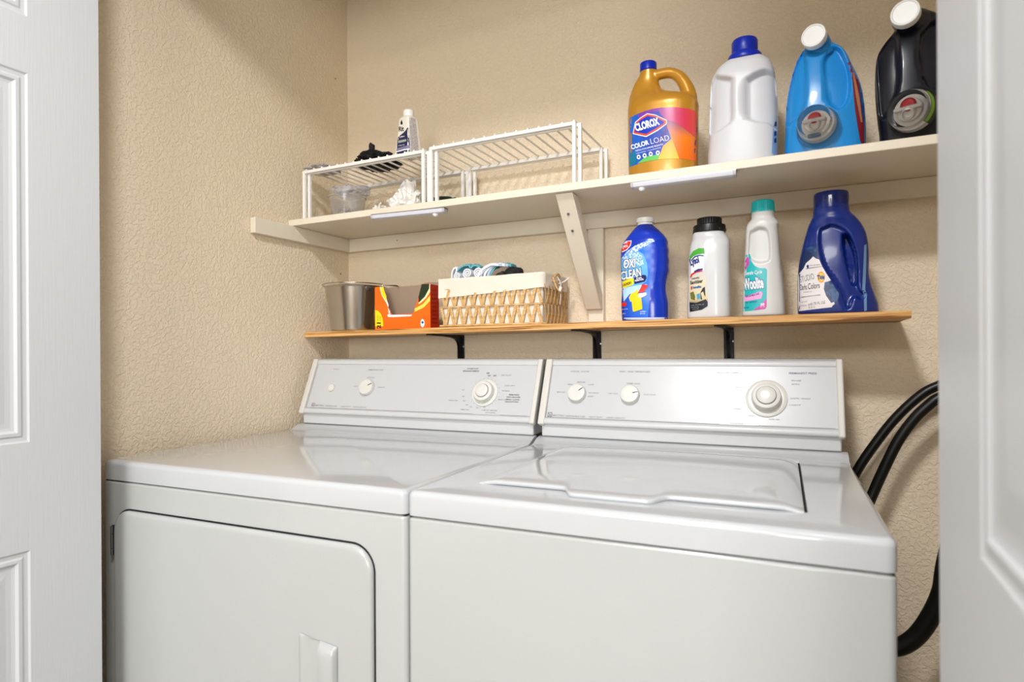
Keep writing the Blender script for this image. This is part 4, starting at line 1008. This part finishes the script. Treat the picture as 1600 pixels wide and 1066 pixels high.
# diagonal strips, both rows, shared mesh
hrow = (zm-bz)-.004; pitch = .0262
smesh = {}
def strip(x, y, z, lean, rotz, first=[None]):
    key = lean
    if key not in smesh:
        bm = B(); w = .0040; dx = lean*.0058; N_ = 4; R = []
        for k in range(N_+1):
            t_ = k/N_; cx_ = -dx+2*dx*t_; yy = -.0014*sin(pi*t_)-.0008*lean
            R.append([bm.verts.new(q) for q in ((cx_-w, yy-.0006, hrow*t_), (cx_+w, yy-.0006, hrow*t_), (cx_+w, yy+.0006, hrow*t_), (cx_-w, yy+.0006, hrow*t_))])
        for A_, C_ in zip(R, R[1:]):
            for i in range(4): bm.faces.new((A_[i], A_[(i+1) % 4], C_[(i+1) % 4], C_[i]))
        bm.faces.new(R[0][::-1]); bm.faces.new(R[-1]); bmesh.ops.recalc_face_normals(bm, faces=bm.faces)
        me = bpy.data.meshes.new('weave_strip'); bm.to_mesh(me); bm.free(); me.materials.append(M_WICK); smesh[key] = me
    o = bpy.data.objects.new('weave_strip', smesh[key]); COL.objects.link(o); o.parent = wb
    o.location = ORG[wb.name] @ Vector((x, y, z)); o.rotation_euler = (0, 0, rotz)
for row_, z in ((0, bz+.003), (1, zm+.002)):
    nx = int((bx1-bx0-.02)/pitch)
    nx *= 2
    for k in range(nx+1):
        x = bx0+.010+k*(bx1-bx0-.020)/nx; strip(x, fy-.0006, z, 1 if k % 2 else -1, 0)
    ny = int((yb-fy-.02)/.022)
    ny *= 2
    for k in range(ny+1):
        y = fy+.010+k*(yb-fy-.020)/ny; strip(bx1+.0028, y, z, 1 if k % 2 else -1, pi/2)
# ribbon tie and loop handle on the right side
hx = bx1+.010; hy = (fy+yb)/2-.012; hz = zT2-.012
obj('loop_handle', tube(B(), spline([(hx-.002, hy-.022, hz+.004), (hx+.006, hy-.020, hz-.020), (hx+.010, hy-.004, hz-.034), (hx+.008, hy+.014, hz-.028), (hx+.002, hy+.022, hz-.006)], 5), .0026, 8), M_WICK, wb, smooth=60)
obj('loop_handle', tube(B(), spline([(hx-.004, hy-.018, hz-.006), (hx+.001, hy-.014, hz+.008), (hx+.002, hy, hz+.013), (hx+.001, hy+.014, hz+.009), (hx-.004, hy+.020, hz-.004)], 5), .0026, 8), M_WICK, wb, smooth=60)
b = tube(B(), spline([(hx, hy-.002, hz+.010), (hx+.010, hy-.002, hz-.010), (hx+.011, hy-.002, hz-.036), (hx+.007, hy+.002, hz-.062)], 5), .0034, 8, flat=.35)
tube(b, spline([(hx+.006, hy, hz-.010), (hx+.012, hy+.018, hz-.004), (hx+.016, hy+.040, hz+.008)], 4), .0036, 8, flat=.35)
tube(b, spline([(hx+.008, hy, hz-.018), (hx+.014, hy-.012, hz-.022), (hx+.012, hy-.014, hz-.030), (hx+.008, hy-.002, hz-.028)], 4), .0034, 8, flat=.35)
obj('ribbon_tie', b, mat('white ribbon', (.94, .92, .89), .6), wb, smooth=60, label='white cloth ribbon tied on the end')

# ---- folded cloths in the basket
def roll(px, py, r, ln, y, m, label, grp, nm='rolled_cloth', seed=0, turns=2.4, wrap=None):
    c = at(px, py, 'y', y); b = B(); N_ = 60; R = []
    t0 = 2.0
    for s in (0, .5, 1):
        row = []
        for k in range(N_+1):
            a = t0+turns*2*pi*k/N_; rr = r*(.18+.82*k/N_); row.append((a, rr))
        R.append((s, row))
    V_ = []
    for s, row in R:
        V_.append([b.verts.new(c+Vector((rr*cos(a), ln*s+.0012*noise.noise(Vector((a, s, seed))), rr*sin(a)*.95))) for a, rr in row])
    for A_, C_ in zip(V_, V_[1:]):
        for i in range(N_): b.faces.new((A_[i], A_[i+1], C_[i+1], C_[i]))
    bmesh.ops.recalc_face_normals(b, faces=b.faces); bmesh.ops.solidify(b, geom=b.faces[:], thickness=r*.23)
    o = obj(nm, b, m, None, smooth=60); tag(o, label, 'cloth', grp); return o
WT = mat('white cotton', (.93, .93, .95), .85); TEAL = mat('teal cotton', (.42, .70, .74), .8); GBL = mat('pale blue cotton', (.74, .80, .88), .8)
def fold(pts, ln, y, th, m, nm, label, grp=None, seed=0):
    """cloth bent over an arch (front view) with depth ln"""
    P = spline([at(px, py, 'y', y) for px, py in pts], 6); b = B(); V_ = []
    for s in range(5):
        k = s/4; V_.append([b.verts.new(p+Vector((0, ln*k, -.006*(k-.3)**2*6+.0015*noise.noise(Vector((i*.4, k*2, seed)))))) for i, p in enumerate(P)])
    for A_, C_ in zip(V_, V_[1:]):
        for i in range(len(P)-1): b.faces.new((A_[i], A_[i+1], C_[i+1], C_[i]))
    bmesh.ops.recalc_face_normals(b, faces=b.faces); bmesh.ops.solidify(b, geom=b.faces[:], thickness=th)
    o = obj(nm, b, m, None, smooth=60); tag(o, label, 'cloth', grp); return o
zq = Z(680, 390, 7.27)
Zp = lambda *a: zq(*a)
G = 'rolled cloths in the wicker basket'
roll(*Zp((250, 300))[0], .0115, .05, -.150, WT, 'white rolled cloth, leftmost in the wicker basket', G, seed=1)
roll(*Zp((365, 268))[0], .0150, .05, -.152, WT, 'larger white rolled cloth, second from the left in the basket', G, seed=2)
roll(*Zp((490, 258))[0], .0150, .05, -.150, WT, 'white rolled cloth in the middle of the basket', G, seed=3)
fold(Zp((178, 340), (185, 240), (215, 190), (250, 195), (240, 260)), .05, -.148, .004, WT, 'folded_cloth', 'white cloth edge standing at the far left of the basket', seed=4)
fold(Zp((235, 235), (270, 190), (330, 158), (385, 158), (400, 190)), .05, -.146, .004, TEAL, 'folded_cloth', 'teal edged cloth arching over the left rolls in the basket', seed=5)
fold(Zp((395, 195), (425, 160), (470, 160), (510, 185)), .05, -.144, .004, TEAL, 'folded_cloth', 'teal edged cloth arching over the middle roll in the basket', seed=6)
for i, (a, mm, nm_) in enumerate(((0, WT, 'white cloth folded over at the centre of the basket'), (28, GBL, 'pale blue cloth fold right of centre in the basket'), (62, WT, 'second white cloth fold, right of the pale blue one'), (96, GBL, 'pale blue cloth fold beside the teal one'), (124, TEAL, 'teal cloth fold next to the taupe one in the basket'))):
    fold(Zp((470+a*1.15, 320), (490+a*1.15, 245-a*.1), (560+a*1.1, 175-a*.2), (650+a*1.1, 140-a*.0), (720+a*1.15, 150+a*.05)), .055, -.150+.003*i, .006, mm, 'folded_cloth', nm_, seed=7+i)
fold(Zp((620, 300), (660, 235), (730, 195), (800, 185), (830, 230)), .05, -.152, .010, mat('taupe cotton', (.52, .47, .40), .8), 'folded_cloth', 'taupe cloth fold beside the black cloth in the basket', seed=15)
c = at(*Zp((890, 250))[0], 'y', -.135)
b = crumple(B(), (c.x, -.135, c.z-.004), (.024, .024, .016), 4, .25, 1.6, 4)
o = obj('folded_cloth', b, mat('black cotton', (.09, .09, .10), .8), smooth=60); tag(o, 'black cloth bunched at the right end of the basket', 'cloth')
b = box(B(), (bx0+.010, fy+.010, bz+.004), (bx1-.010, yb-.010, zT-.018)); bmesh.ops.subdivide_edges(b, edges=b.edges, cuts=6, use_grid_fill=True)
for v in b.verts: v.co += Vector((noise.noise(v.co*40), noise.noise(v.co*40+Vector((3, 0, 0))), noise.noise(v.co*40+Vector((0, 7, 0)))))*.003
o = obj('cloth_pile', b, WT, smooth=60); o['kind'] = 'stuff'; tag(o, 'packed white cloths filling the wicker basket under the folded ones', 'cloth')

# ================================================================== LOWER BOTTLES
def bottle(name, label, YC, rows, ang=0, N=112, step=.0024, r0=.006, mtl=None, dents=(), sm=180):
    sc = fit(YC, rows, ang); zb_ = ztop(sc[0][1]); sc[0] = (zb_,)+sc[0][1:]
    t = thing(name, label, 'bottle', (sc[0][1], YC, zb_)); b = loft(B(), sc, ang, N, step, r0)
    for poly, dep, soft in dents: dent(b, poly, dep, soft)
    body, bv = bodyobj('body', b, mtl, t, smooth=sm); return t, body, bv, sc
WHP = mat('glossy white bottle plastic', (.82, .825, .83), .28, coat=.2)
# ---- blue stain remover bottle
zo = Z(940, 320, 5.609); zz = Z(960, 360, 7.614)
rows = []
for y, L, R in ((998, 180, 588), (960, 176, 592), (860, 172, 590), (760, 178, 572), (700, 176, 574), (640, 172, 584), (590, 170, 594), (540, 168, 591), (500, 168, 594), (455, 168, 588), (410, 169, 591), (370, 176, 583), (330, 190, 582), (290, 218, 560), (240, 258, 515), (200, 295, 470), (178, 318, 446)):
    rows.append((320+y/5.609, 940+L/5.609, 940+R/5.609, .72 if y > 300 else .72+(300-y)/122*.28, 2.6 if y > 300 else 2.6-(300-y)/122*.6))
BLU = mat('royal blue bottle', (.02, .20, .72), .22, coat=.3)
t, body, bv, sc = bottle('stain_remover_bottle', 'royal blue stain remover spray refill bottle with a white cap', -.118, rows, mtl=BLU)
c = sc[-1]; obj('cap', lathe(B(), [(.0175, c[0]-.001), (.0175, c[0]+.004), (.0205, c[0]+.0045), (.0208, c[0]+.007), (.0205, c[0]+.0145), (.0190, c[0]+.0155), (.009, c[0]+.0155)], Matrix.Translation((c[1], c[2], 0)), 48), mat('white cap plastic', 0), t, smooth=40)
q = zz((80, 1040), (640, 1035), (640, 1062), (80, 1066)); decal('base_band', poly2(q), mat('pale base band', (.80, .85, .95), .3), t, bv, .0003, 3)
lab = decal('label', poly2(zz((80, 1030), (75, 400), (90, 300), (150, 240), (300, 190), (450, 150), (520, 200), (505, 400), (480, 600), (430, 700), (400, 1035))), grad('oxi blue print', [(0, '1140c4'), (.45, '1a66e0'), (.72, '1d74e4'), (.93, '0a30bc'), (1, '082bb8')], 'x', 0, 1), t, bv, .0004, 3, label='printed blue label with bubbles')
def dl(poly, m, off, nm='label_print'): return decal(nm, poly2(poly), m, lab, bv, off, 3)
dl(zz((78, 480), (85, 330), (160, 255), (260, 230), (340, 280), (385, 380), (400, 520), (380, 610), (300, 660), (100, 680)), mat('sky print', (.38, .70, .95), .3), .0007)
dl(zz((90, 330), (150, 250), (250, 180), (370, 130), (460, 100), (480, 130), (400, 170), (280, 240), (200, 290), (110, 340)), speckle('foam print', 'eaf4ff', '4f9be8', 260, .3), .0009)
dl(zz((110, 330), (200, 270), (280, 260), (330, 310), (350, 400), (300, 420), (200, 400), (120, 460)), speckle('bubble print', 'd8ecff', '5fa8ee', 330, .3), .0009)
dl(zz((80, 690), (300, 650), (390, 640), (330, 720), (180, 760), (110, 850), (100, 720)), mat('light splash print', (.72, .86, .98), .3), .0009)
dl(zz((110, 130), (205, 120), (195, 180), (150, 235), (95, 262), (78, 255), (88, 190)), mat('white print', 0), .0010)
dl(zz((110, 137), (196, 128), (186, 178), (145, 226), (95, 250), (84, 245), (92, 190)), mat('label red print', (.87, .16, .13), .3), .0013)
INKN = mat('near black print', (.05, .06, .14), .3)
g = B(); text2('OXI', *zz((105, 462))[0], 21.5, 15.5, 6, .075, .25, into=g); text2('CLEAN', *zz((82, 606))[0], 35.3, 15.5, 13, .085, .25, into=g); decal('lettering', g, INKN, lab, bv, .0012, 3)
g = B(); text2('OXI', *zz((112, 456))[0], 19.8, 14, 6, .03, .25, into=g); text2('CLEAN', *zz((90, 596))[0], 33, 13.6, 13, .03, .25, into=g); decal('lettering', g, mat('white print', 0), lab, bv, .0017, 3)
dl(zz((90, 612), (215, 562), (232, 590), (228, 645), (100, 690)), mat('label yellow print', (.97, .88, .10), .3), .0013)
dl(zz((235, 560), (340, 530), (375, 535), (385, 570), (360, 610), (240, 640), (232, 600)), mat('dark navy print', (.06, .10, .40), .3), .0013)
g = text2('LAUNDRY', *zz((105, 668))[0], 14.5, 4.2, 17, .03); decal('lettering', g, INKN, lab, bv, .0018, 3)
g = B(); text2('STAIN', *zz((262, 585))[0], 8.5, 2.8, 11, .03, into=g); text2('REMOVER', *zz((246, 612))[0], 14, 2.8, 11, .03, into=g); text2('MAX', *zz((100, 165))[0], 8, 3.2, 12, .03, into=g); text2('FORCE', *zz((90, 212))[0], 9.5, 3.6, 12, .03, into=g); text2('fights tough stains', *zz((90, 950))[0], 9.5, 2, 6, into=g); text2('on all fabrics', *zz((305, 975))[0], 9, 2.2, 3, .01, into=g); text2('56 FL OZ', *zz((305, 1000))[0], 8, 2, 3, .01, into=g); text2('1.66 L', *zz((88, 1000))[0], 6, 2, 6, into=g)
decal('lettering', g, mat('white print', 0), lab, bv, .0018, 3)
dl(zz((245, 735), (258, 702), (270, 706), (285, 745), (315, 762), (332, 920), (330, 938), (230, 970), (218, 960), (205, 845), (190, 850), (172, 800), (200, 750)), mat('shirt yellow print', (.98, .83, .08), .3), .0015)
dl(zz((330, 640), (410, 655), (380, 690), (352, 735), (300, 740), (270, 760), (310, 690)), mat('label red print', 0), .0016)
dl(zz((275, 780), (300, 750), (340, 745), (380, 740), (382, 770), (340, 795), (300, 800)), mat('white print', 0), .0018)
dl(zz((85, 865), (130, 850), (148, 875), (130, 905), (82, 910)), mat('label red print', 0), .0014)
# ---- white sanitizer bottle, black cap
zz = Z(1060, 370, 8.2)
rows = []
for y, L, R in ((992, 752, 1132), (950, 750, 1136), (850, 752, 1133), (700, 756, 1130), (600, 758, 1130), (500, 762, 1128), (420, 768, 1128), (360, 776, 1128), (320, 788, 1122), (290, 796, 1105), (265, 800, 1085), (235, 812, 1078)):
    rows.append((320+y/5.609, 940+L/5.609, 940+R/5.609, .72 if y > 330 else .72+(330-y)/95*.22, 2.8 if y > 330 else 2.4))
t, body, bv, sc = bottle('sanitizer_bottle', 'white laundry sanitizer bottle with a stepped black cap', -.122, rows, mtl=WHP)
c = sc[-1]; m = Matrix.Translation((c[1], c[2], c[0]-.004)); sB = .0015
BCP = mat('black cap plastic', (.05, .05, .055), .38)
cp = obj('cap', lathe(B(), [(.0335, 0), (.0345, .001), (.0345, .014), (.0335, .0165), (.027, .018), (.0265, .019)], m, 48), BCP, t, smooth=35)
b = B(); R = []
for zc_, k_ in ((.0185, 1), (.030, 1), (.0325, .96), (.0330, .85)):
    R.append([m @ Vector(((.0258*k_+(.0007 if i % 2 else 0))*cos(2*pi*i/72), (.0258*k_+(.0007 if i % 2 else 0))*sin(2*pi*i/72), zc_)) for i in range(72)])
ring_stack(b, R); obj('cap_grip', b, BCP, cp, smooth=30)
for k in range(10):
    a = 2*pi*k/10+.2; obj('cap_tab', box(B(), (-.0025, .0335, .001), (.0025, .0362, .007), m @ Matrix.Rotation(a, 4, 'Z')), BCP, cp, bevel=.0008)
lo = zz((145, 965), (140, 830), (130, 560), (140, 260), (190, 180), (260, 145), (340, 138), (378, 160), (380, 200), (360, 400), (350, 640), (378, 830), (375, 890), (300, 935))
lab = decal('label', poly2(lo), grad('sanitizer label ground', [(0, '2a2a30'), (.10, '3a3b40'), (.20, 'd8c79a'), (.45, 'e3d7bb'), (.7, 'c9cbd2'), (1, 'dfe6ea')], 'z', 0, 1), t, bv, .0004, 3, label='printed oval front label')
def dl(poly, m, off, nm='label_print'): return decal(nm, poly2(poly), m, lab, bv, off, 3)
dl(zz((142, 255), (190, 182), (260, 147), (330, 145), (335, 215), (250, 225), (190, 250), (150, 310)), mat('label green print', (.28, .66, .20), .3), .0007)
dl(zz((160, 285), (210, 245), (270, 232), (325, 242), (328, 430), (230, 440), (165, 480)), mat('white print', 0), .0008)
NV = mat('label navy print', (.12, .16, .50), .3)
dl(zz((160, 300), (205, 250), (265, 232), (325, 240), (322, 252), (268, 246), (215, 264), (172, 310)), NV, .0011)
dl(zz((200, 440), (250, 412), (315, 405), (310, 425), (260, 440), (205, 465)), NV, .0011)
dl(zz((150, 520), (160, 480), (200, 452), (312, 428), (305, 445), (230, 462), (180, 490), (160, 530)), mat('label red print', 0), .0011)
g = text2('Lysol', *zz((168, 400))[0], 16.5, 14, 22, .05, .3); decal('lettering', g, NV, lab, bv, .0014, 3)
g = B(); text2('Laundry', *zz((172, 556))[0], 12.5, 4.2, 8, .02, .2, into=g); text2('Sanitizer', *zz((152, 614))[0], 20.5, 5.6, 10, .03, .2, into=g); decal('lettering', g, mat('near black print', 0), lab, bv, .0012, 3)
g = text2('8 benefits', *zz((160, 670))[0], 16.5, 4.2, 7, .05); decal('lettering', g, mat('label teal print', (.16, .42, .66), .3), lab, bv, .0012, 3)
dl(zz((160, 640), (176, 636), (178, 674), (160, 680)), mat('label red print', 0), .0014)
dl(zz((232, 740), (272, 725), (280, 790), (240, 805)), mat('label cyan print', (.25, .62, .80), .3), .0012)
dl(zz((310, 660), (340, 640), (345, 770), (330, 745), (318, 700), (285, 720), (305, 805), (285, 800), (280, 720)), mat('near black print', 0), .0012)
dl(zz((150, 720), (190, 700), (215, 760), (210, 815), (160, 800)), mat('label olive print', (.42, .44, .22), .3), .0010)
dl(zz((145, 965), (142, 840), (230, 848), (350, 800), (372, 832), (374, 890), (300, 935)), mat('near black print', 0), .0009)
g = B(); text2('kills 99.9% of', *zz((165, 890))[0], 20, 2, 6, into=g); text2('bacteria', *zz((165, 915))[0], 12, 2, 6, into=g); text2('41 FL OZ', *zz((180, 942))[0], 10, 2, 8, into=g); decal('lettering', g, mat('silver print', 0), lab, bv, .0013, 3)
# ---- white bottle with turquoise cap
zw = Z(1140, 280, 4.635); zz = Z(1150, 380, 8.885)
rows = []
for y, L, R in ((988, 88, 404), (940, 90, 403), (850, 94, 396), (760, 98, 388), (660, 104, 378), (580, 108, 370), (520, 112, 364), (460, 114, 360), (400, 116, 354), (360, 118, 352), (335, 124, 355), (315, 132, 350), (295, 152, 334), (285, 158, 326), (240, 158, 326)):
    rows.append((280+y/4.635, 1140+L/4.635, 1140+R/4.635, .80 if y > 320 else .80+(320-y)/80*.2, 2.8 if y > 320 else 2.1))
t, body, bv, sc = bottle('wool_wash_bottle', 'tall white wool wash bottle with ribbed turquoise cap', -.130, rows, mtl=mat('warm white bottle plastic', (.82, .82, .81), .34, sss=.1),
    dents=[(smoothpoly(zw((150, 380), (200, 352), (262, 362), (285, 420), (290, 560), (270, 592), (200, 600), (140, 560), (140, 470))), .010, 2.2)])
c = sc[-1]; m = Matrix.Translation((c[1], c[2], 0)); rc = c[3]
b = B(); R = []
for z_, k_ in ((c[0]-.002, 1), (c[0]+.018, .97), (c[0]+.022, .93), (c[0]+.024, .8)):
    R.append([m @ Vector(((rc*k_*1.0+(.0006 if i % 2 else 0))*cos(2*pi*i/80), (rc*k_+(.0006 if i % 2 else 0))*sin(2*pi*i/80), z_)) for i in range(80)])
ring_stack(b, R); obj('cap', b, mat('turquoise cap', (.08, .72, .74), .35), t, smooth=30)
lab = decal('label', poly2(zz((140, 160), (190, 150), (205, 190), (215, 255), (260, 315), (320, 345), (410, 348), (430, 370), (425, 880), (405, 915), (250, 935), (95, 950), (90, 600), (100, 300))), mat('label turquoise print', (.10, .70, .72), .3), t, bv, .0004, 3, label='turquoise and magenta printed label')
def dl(poly, m, off, nm='label_print'): return decal(nm, poly2(poly), m, lab, bv, off, 3)
MG = mat('label magenta print', (.80, .28, .66), .3)
dl(zz((425, 765), (423, 880), (403, 913), (235, 930), (330, 870)), MG, .0007)
dl(zz((105, 300), (150, 200), (180, 190), (185, 290), (130, 370), (95, 420)), MG, .0007)
dl(zz((105, 750), (240, 700), (345, 668), (370, 700), (350, 770), (120, 810)), mat('label pink print', (.93, .62, .84), .3), .0008)
g = text2('Woolite', *zz((105, 668))[0], 33, 21, 7, .075); decal('lettering', g, mat('label navy print', 0), lab, bv, .0010, 3)
g = text2('Woolite', *zz((112, 660))[0], 31.4, 19, 7, .035); decal('lettering', g, mat('white print', 0), lab, bv, .0015, 3)
g = B(); text2('Gentle Cycle', *zz((118, 462))[0], 28, 7.5, 6, .01, .3, into=g); text2('50', *zz((345, 872))[0], 6, 4, 10, .04, into=g); text2('FL OZ', *zz((340, 893))[0], 7, 2, 6, into=g); decal('lettering', g, mat('white print', 0), lab, bv, .0010, 3)
g = B(); text2('ENDURABLE CARE', *zz((135, 758))[0], 22, 3.2, 13, .02, into=g); text2('for delicates', *zz((135, 838))[0], 18, 2.6, 7, into=g); text2('48 loads', *zz((110, 910))[0], 8, 3, 8, into=g); decal('lettering', g, mat('label navy print', 0), lab, bv, .0012, 3)
# ---- big dark blue detergent bottle
zz = Z(1240, 380, 8.885)
rows = []
for y, L, R in ((968, 494, 1084), (940, 493, 1082), (900, 492, 1075), (840, 492, 1052), (780, 492, 1030), (700, 494, 1012), (620, 500, 1010), (540, 514, 1008), (460, 532, 1000), (400, 548, 985), (340, 566, 955), (290, 588, 915), (262, 602, 885), (240, 604, 870), (205, 606, 866)):
    rows.append((280+y/4.635, 1140+L/4.635, 1140+R/4.635, .52 if y > 350 else .52+(350-y)/145*.45, 2.5 if y > 350 else 2.1))
DKB = mat('deep blue bottle plastic', (.03, .15, .47), .25, coat=.3)
dents = [(smoothpoly(zw((660, 360), (730, 330), (810, 350), (870, 410), (920, 560), (925, 700), (940, 800), (985, 835), (950, 870), (900, 850), (850, 940), (800, 800), (700, 650), (655, 500))), .010, 2.6),
         (smoothpoly(zw((825, 400), (860, 405), (905, 500), (925, 640), (920, 740), (890, 760), (855, 640), (828, 500))), .030, 2.2)]
t, body, bv, sc = bottle('detergent_bottle', 'dark blue handled detergent bottle with translucent blue cap', -.130, rows, N=140, step=.0020, mtl=DKB, dents=dents)
c = sc[-1]; m = Matrix.Translation((c[1], c[2], 0)); rc = c[3]
cp = obj('cap', lathe(B(), [(rc*.99, c[0]-.004), (rc*1.0, c[0]+.018), (rc*.99, c[0]+.026), (rc*.95, c[0]+.0285), (rc*.6, c[0]+.0285)], m, 56), mat('translucent blue cap', (.04, .16, .52), .15, trans=.35, coat=.3), t, smooth=35)
for k in range(6):
    a = -1.9+k*.14; obj('cap_rib', box(B(), (rc*.985, -.0011, c[0]+.002), (rc*1.006, .0011, c[0]+.012+.004*(k % 2)), m @ Matrix.Rotation(a, 4, 'Z')), mat('dark cap rib', (.03, .05, .25), .3), cp)
lo = zz((75, 945), (60, 850), (62, 440), (140, 350), (170, 280), (235, 225), (270, 185), (310, 215), (352, 225), (400, 330), (460, 430), (520, 520), (430, 545), (420, 640), (450, 730), (500, 800), (545, 860), (530, 890), (400, 905), (250, 922))
lab = decal('label', poly2(lo), mat('label paper white', (.90, .88, .88), .35), t, bv, .0004, 3, label='white tag-shaped label')
def dl(poly, m, off, nm='label_print'): return decal(nm, poly2(poly), m, lab, bv, off, 3)
DEN = speckle('denim print', '1d4f86', '12305c', 150, .35)
dl(zz((70, 430), (85, 300), (130, 170), (180, 60), (250, 30), (330, 60), (352, 225), (310, 213), (270, 185), (235, 225), (170, 275), (140, 345)), mat('label dark blue print', (.08, .16, .34), .35), .0004)
dl(zz((180, 70), (240, 50), (300, 60), (330, 120), (345, 215), (310, 205), (275, 175), (240, 120), (190, 130)), DEN, .0007)
dl(zz((430, 548), (520, 525), (560, 590), (630, 700), (625, 770), (570, 830), (500, 795), (450, 725), (420, 635)), DEN, .0006)
dl(zz((525, 830), (560, 815), (572, 845), (540, 870)), mat('label paper white', 0), .0008)
q = zz((382, 472))[0]; dl([(q[0]+5.8*cos(a*.4), q[1]+9.0*sin(a*.4)) for a in range(16)], mat('logo orange print', (.95, .62, .08), .3), .0008)
dl([(q[0]+4.2*cos(a*.4), q[1]+6.2*sin(a*.4)) for a in range(16)], mat('logo yellow print', (.98, .84, .15), .3), .0011)
g = text2('Tide', q[0]-5.6, q[1]+4.4, 11.4, 7.6, 6, .06); decal('lettering', g, NV, lab, bv, .0015, 3)
q = zz((196, 324))[0]; dl([(q[0]+1.9*cos(a*.52), q[1]+2.6*sin(a*.52)) for a in range(12)], NV, .0008)
GR = mat('grey print', (.42, .42, .46), .4)
g = B(); text2('STUDIO', *zz((96, 548))[0], 23, 9.2, 15, -.01, into=g); decal('lettering', g, mat('grey print', 0), lab, bv, .0010, 3)
g = B(); text2('Darks', *zz((94, 656))[0], 10.8, 9, 7, .0, .2, into=g); text2('Colors', *zz((202, 640))[0], 18.5, 9, 6, .0, .2, into=g); decal('lettering', g, mat('near black print', 0), lab, bv, .0010, 3)
g = B(); text2('HE for dark clothes', *zz((225, 322))[0], 16, 2.2, 8, into=g); text2('helps protect', *zz((140, 690))[0], 13, 1.8, 6, into=g); text2('fabric from fading', *zz((105, 755))[0], 30, 1.6, 6, into=g); text2('keeps color', *zz((95, 830))[0], 11, 2, 8, into=g); text2('soft 75 FL OZ', *zz((205, 868))[0], 27, 4, 8, into=g); text2('2.2 L', *zz((205, 905))[0], 11, 3, 6, into=g); text2('reduces', *zz((95, 880))[0], 10, 2, 8, into=g)
decal('lettering', g, mat('grey print', 0), lab, bv, .0010, 3)
dl(zz((170, 362), (175, 350), (400, 318), (402, 322)), mat('grey print', 0), .0008); dl(zz((80, 762), (80, 757), (370, 712), (372, 716)), mat('grey print', 0), .0008)
decal('level_window', poly2(zw((975, 480), (992, 470), (990, 620), (985, 740), (982, 800), (992, 830), (994, 950), (975, 958), (972, 840), (960, 800), (968, 640))), mat('pale clear level strip', (.42, .56, .72), .3), t, bv, .0005, 3, label='pale see-through level strip on the right edge')

# specks on the walls (nail holes)
for i, (px, py, ax, v_) in enumerate(((524, 123, 'x', 0), (532, 428, 'x', 0))):
    p = at(px, py, ax, v_); b = lathe(B(), [(.0028, -.002), (.0028, .0008), (.001, .001)], aim(p, (1, 0, 0) if ax == 'x' else (0, -1, 0)), 10); o = obj('wall_nail', b, M_DKSTEEL)
    tag(o, 'tiny nail in the left wall '+('high up near the corner' if i == 0 else 'below the painted shelf'), 'nail')
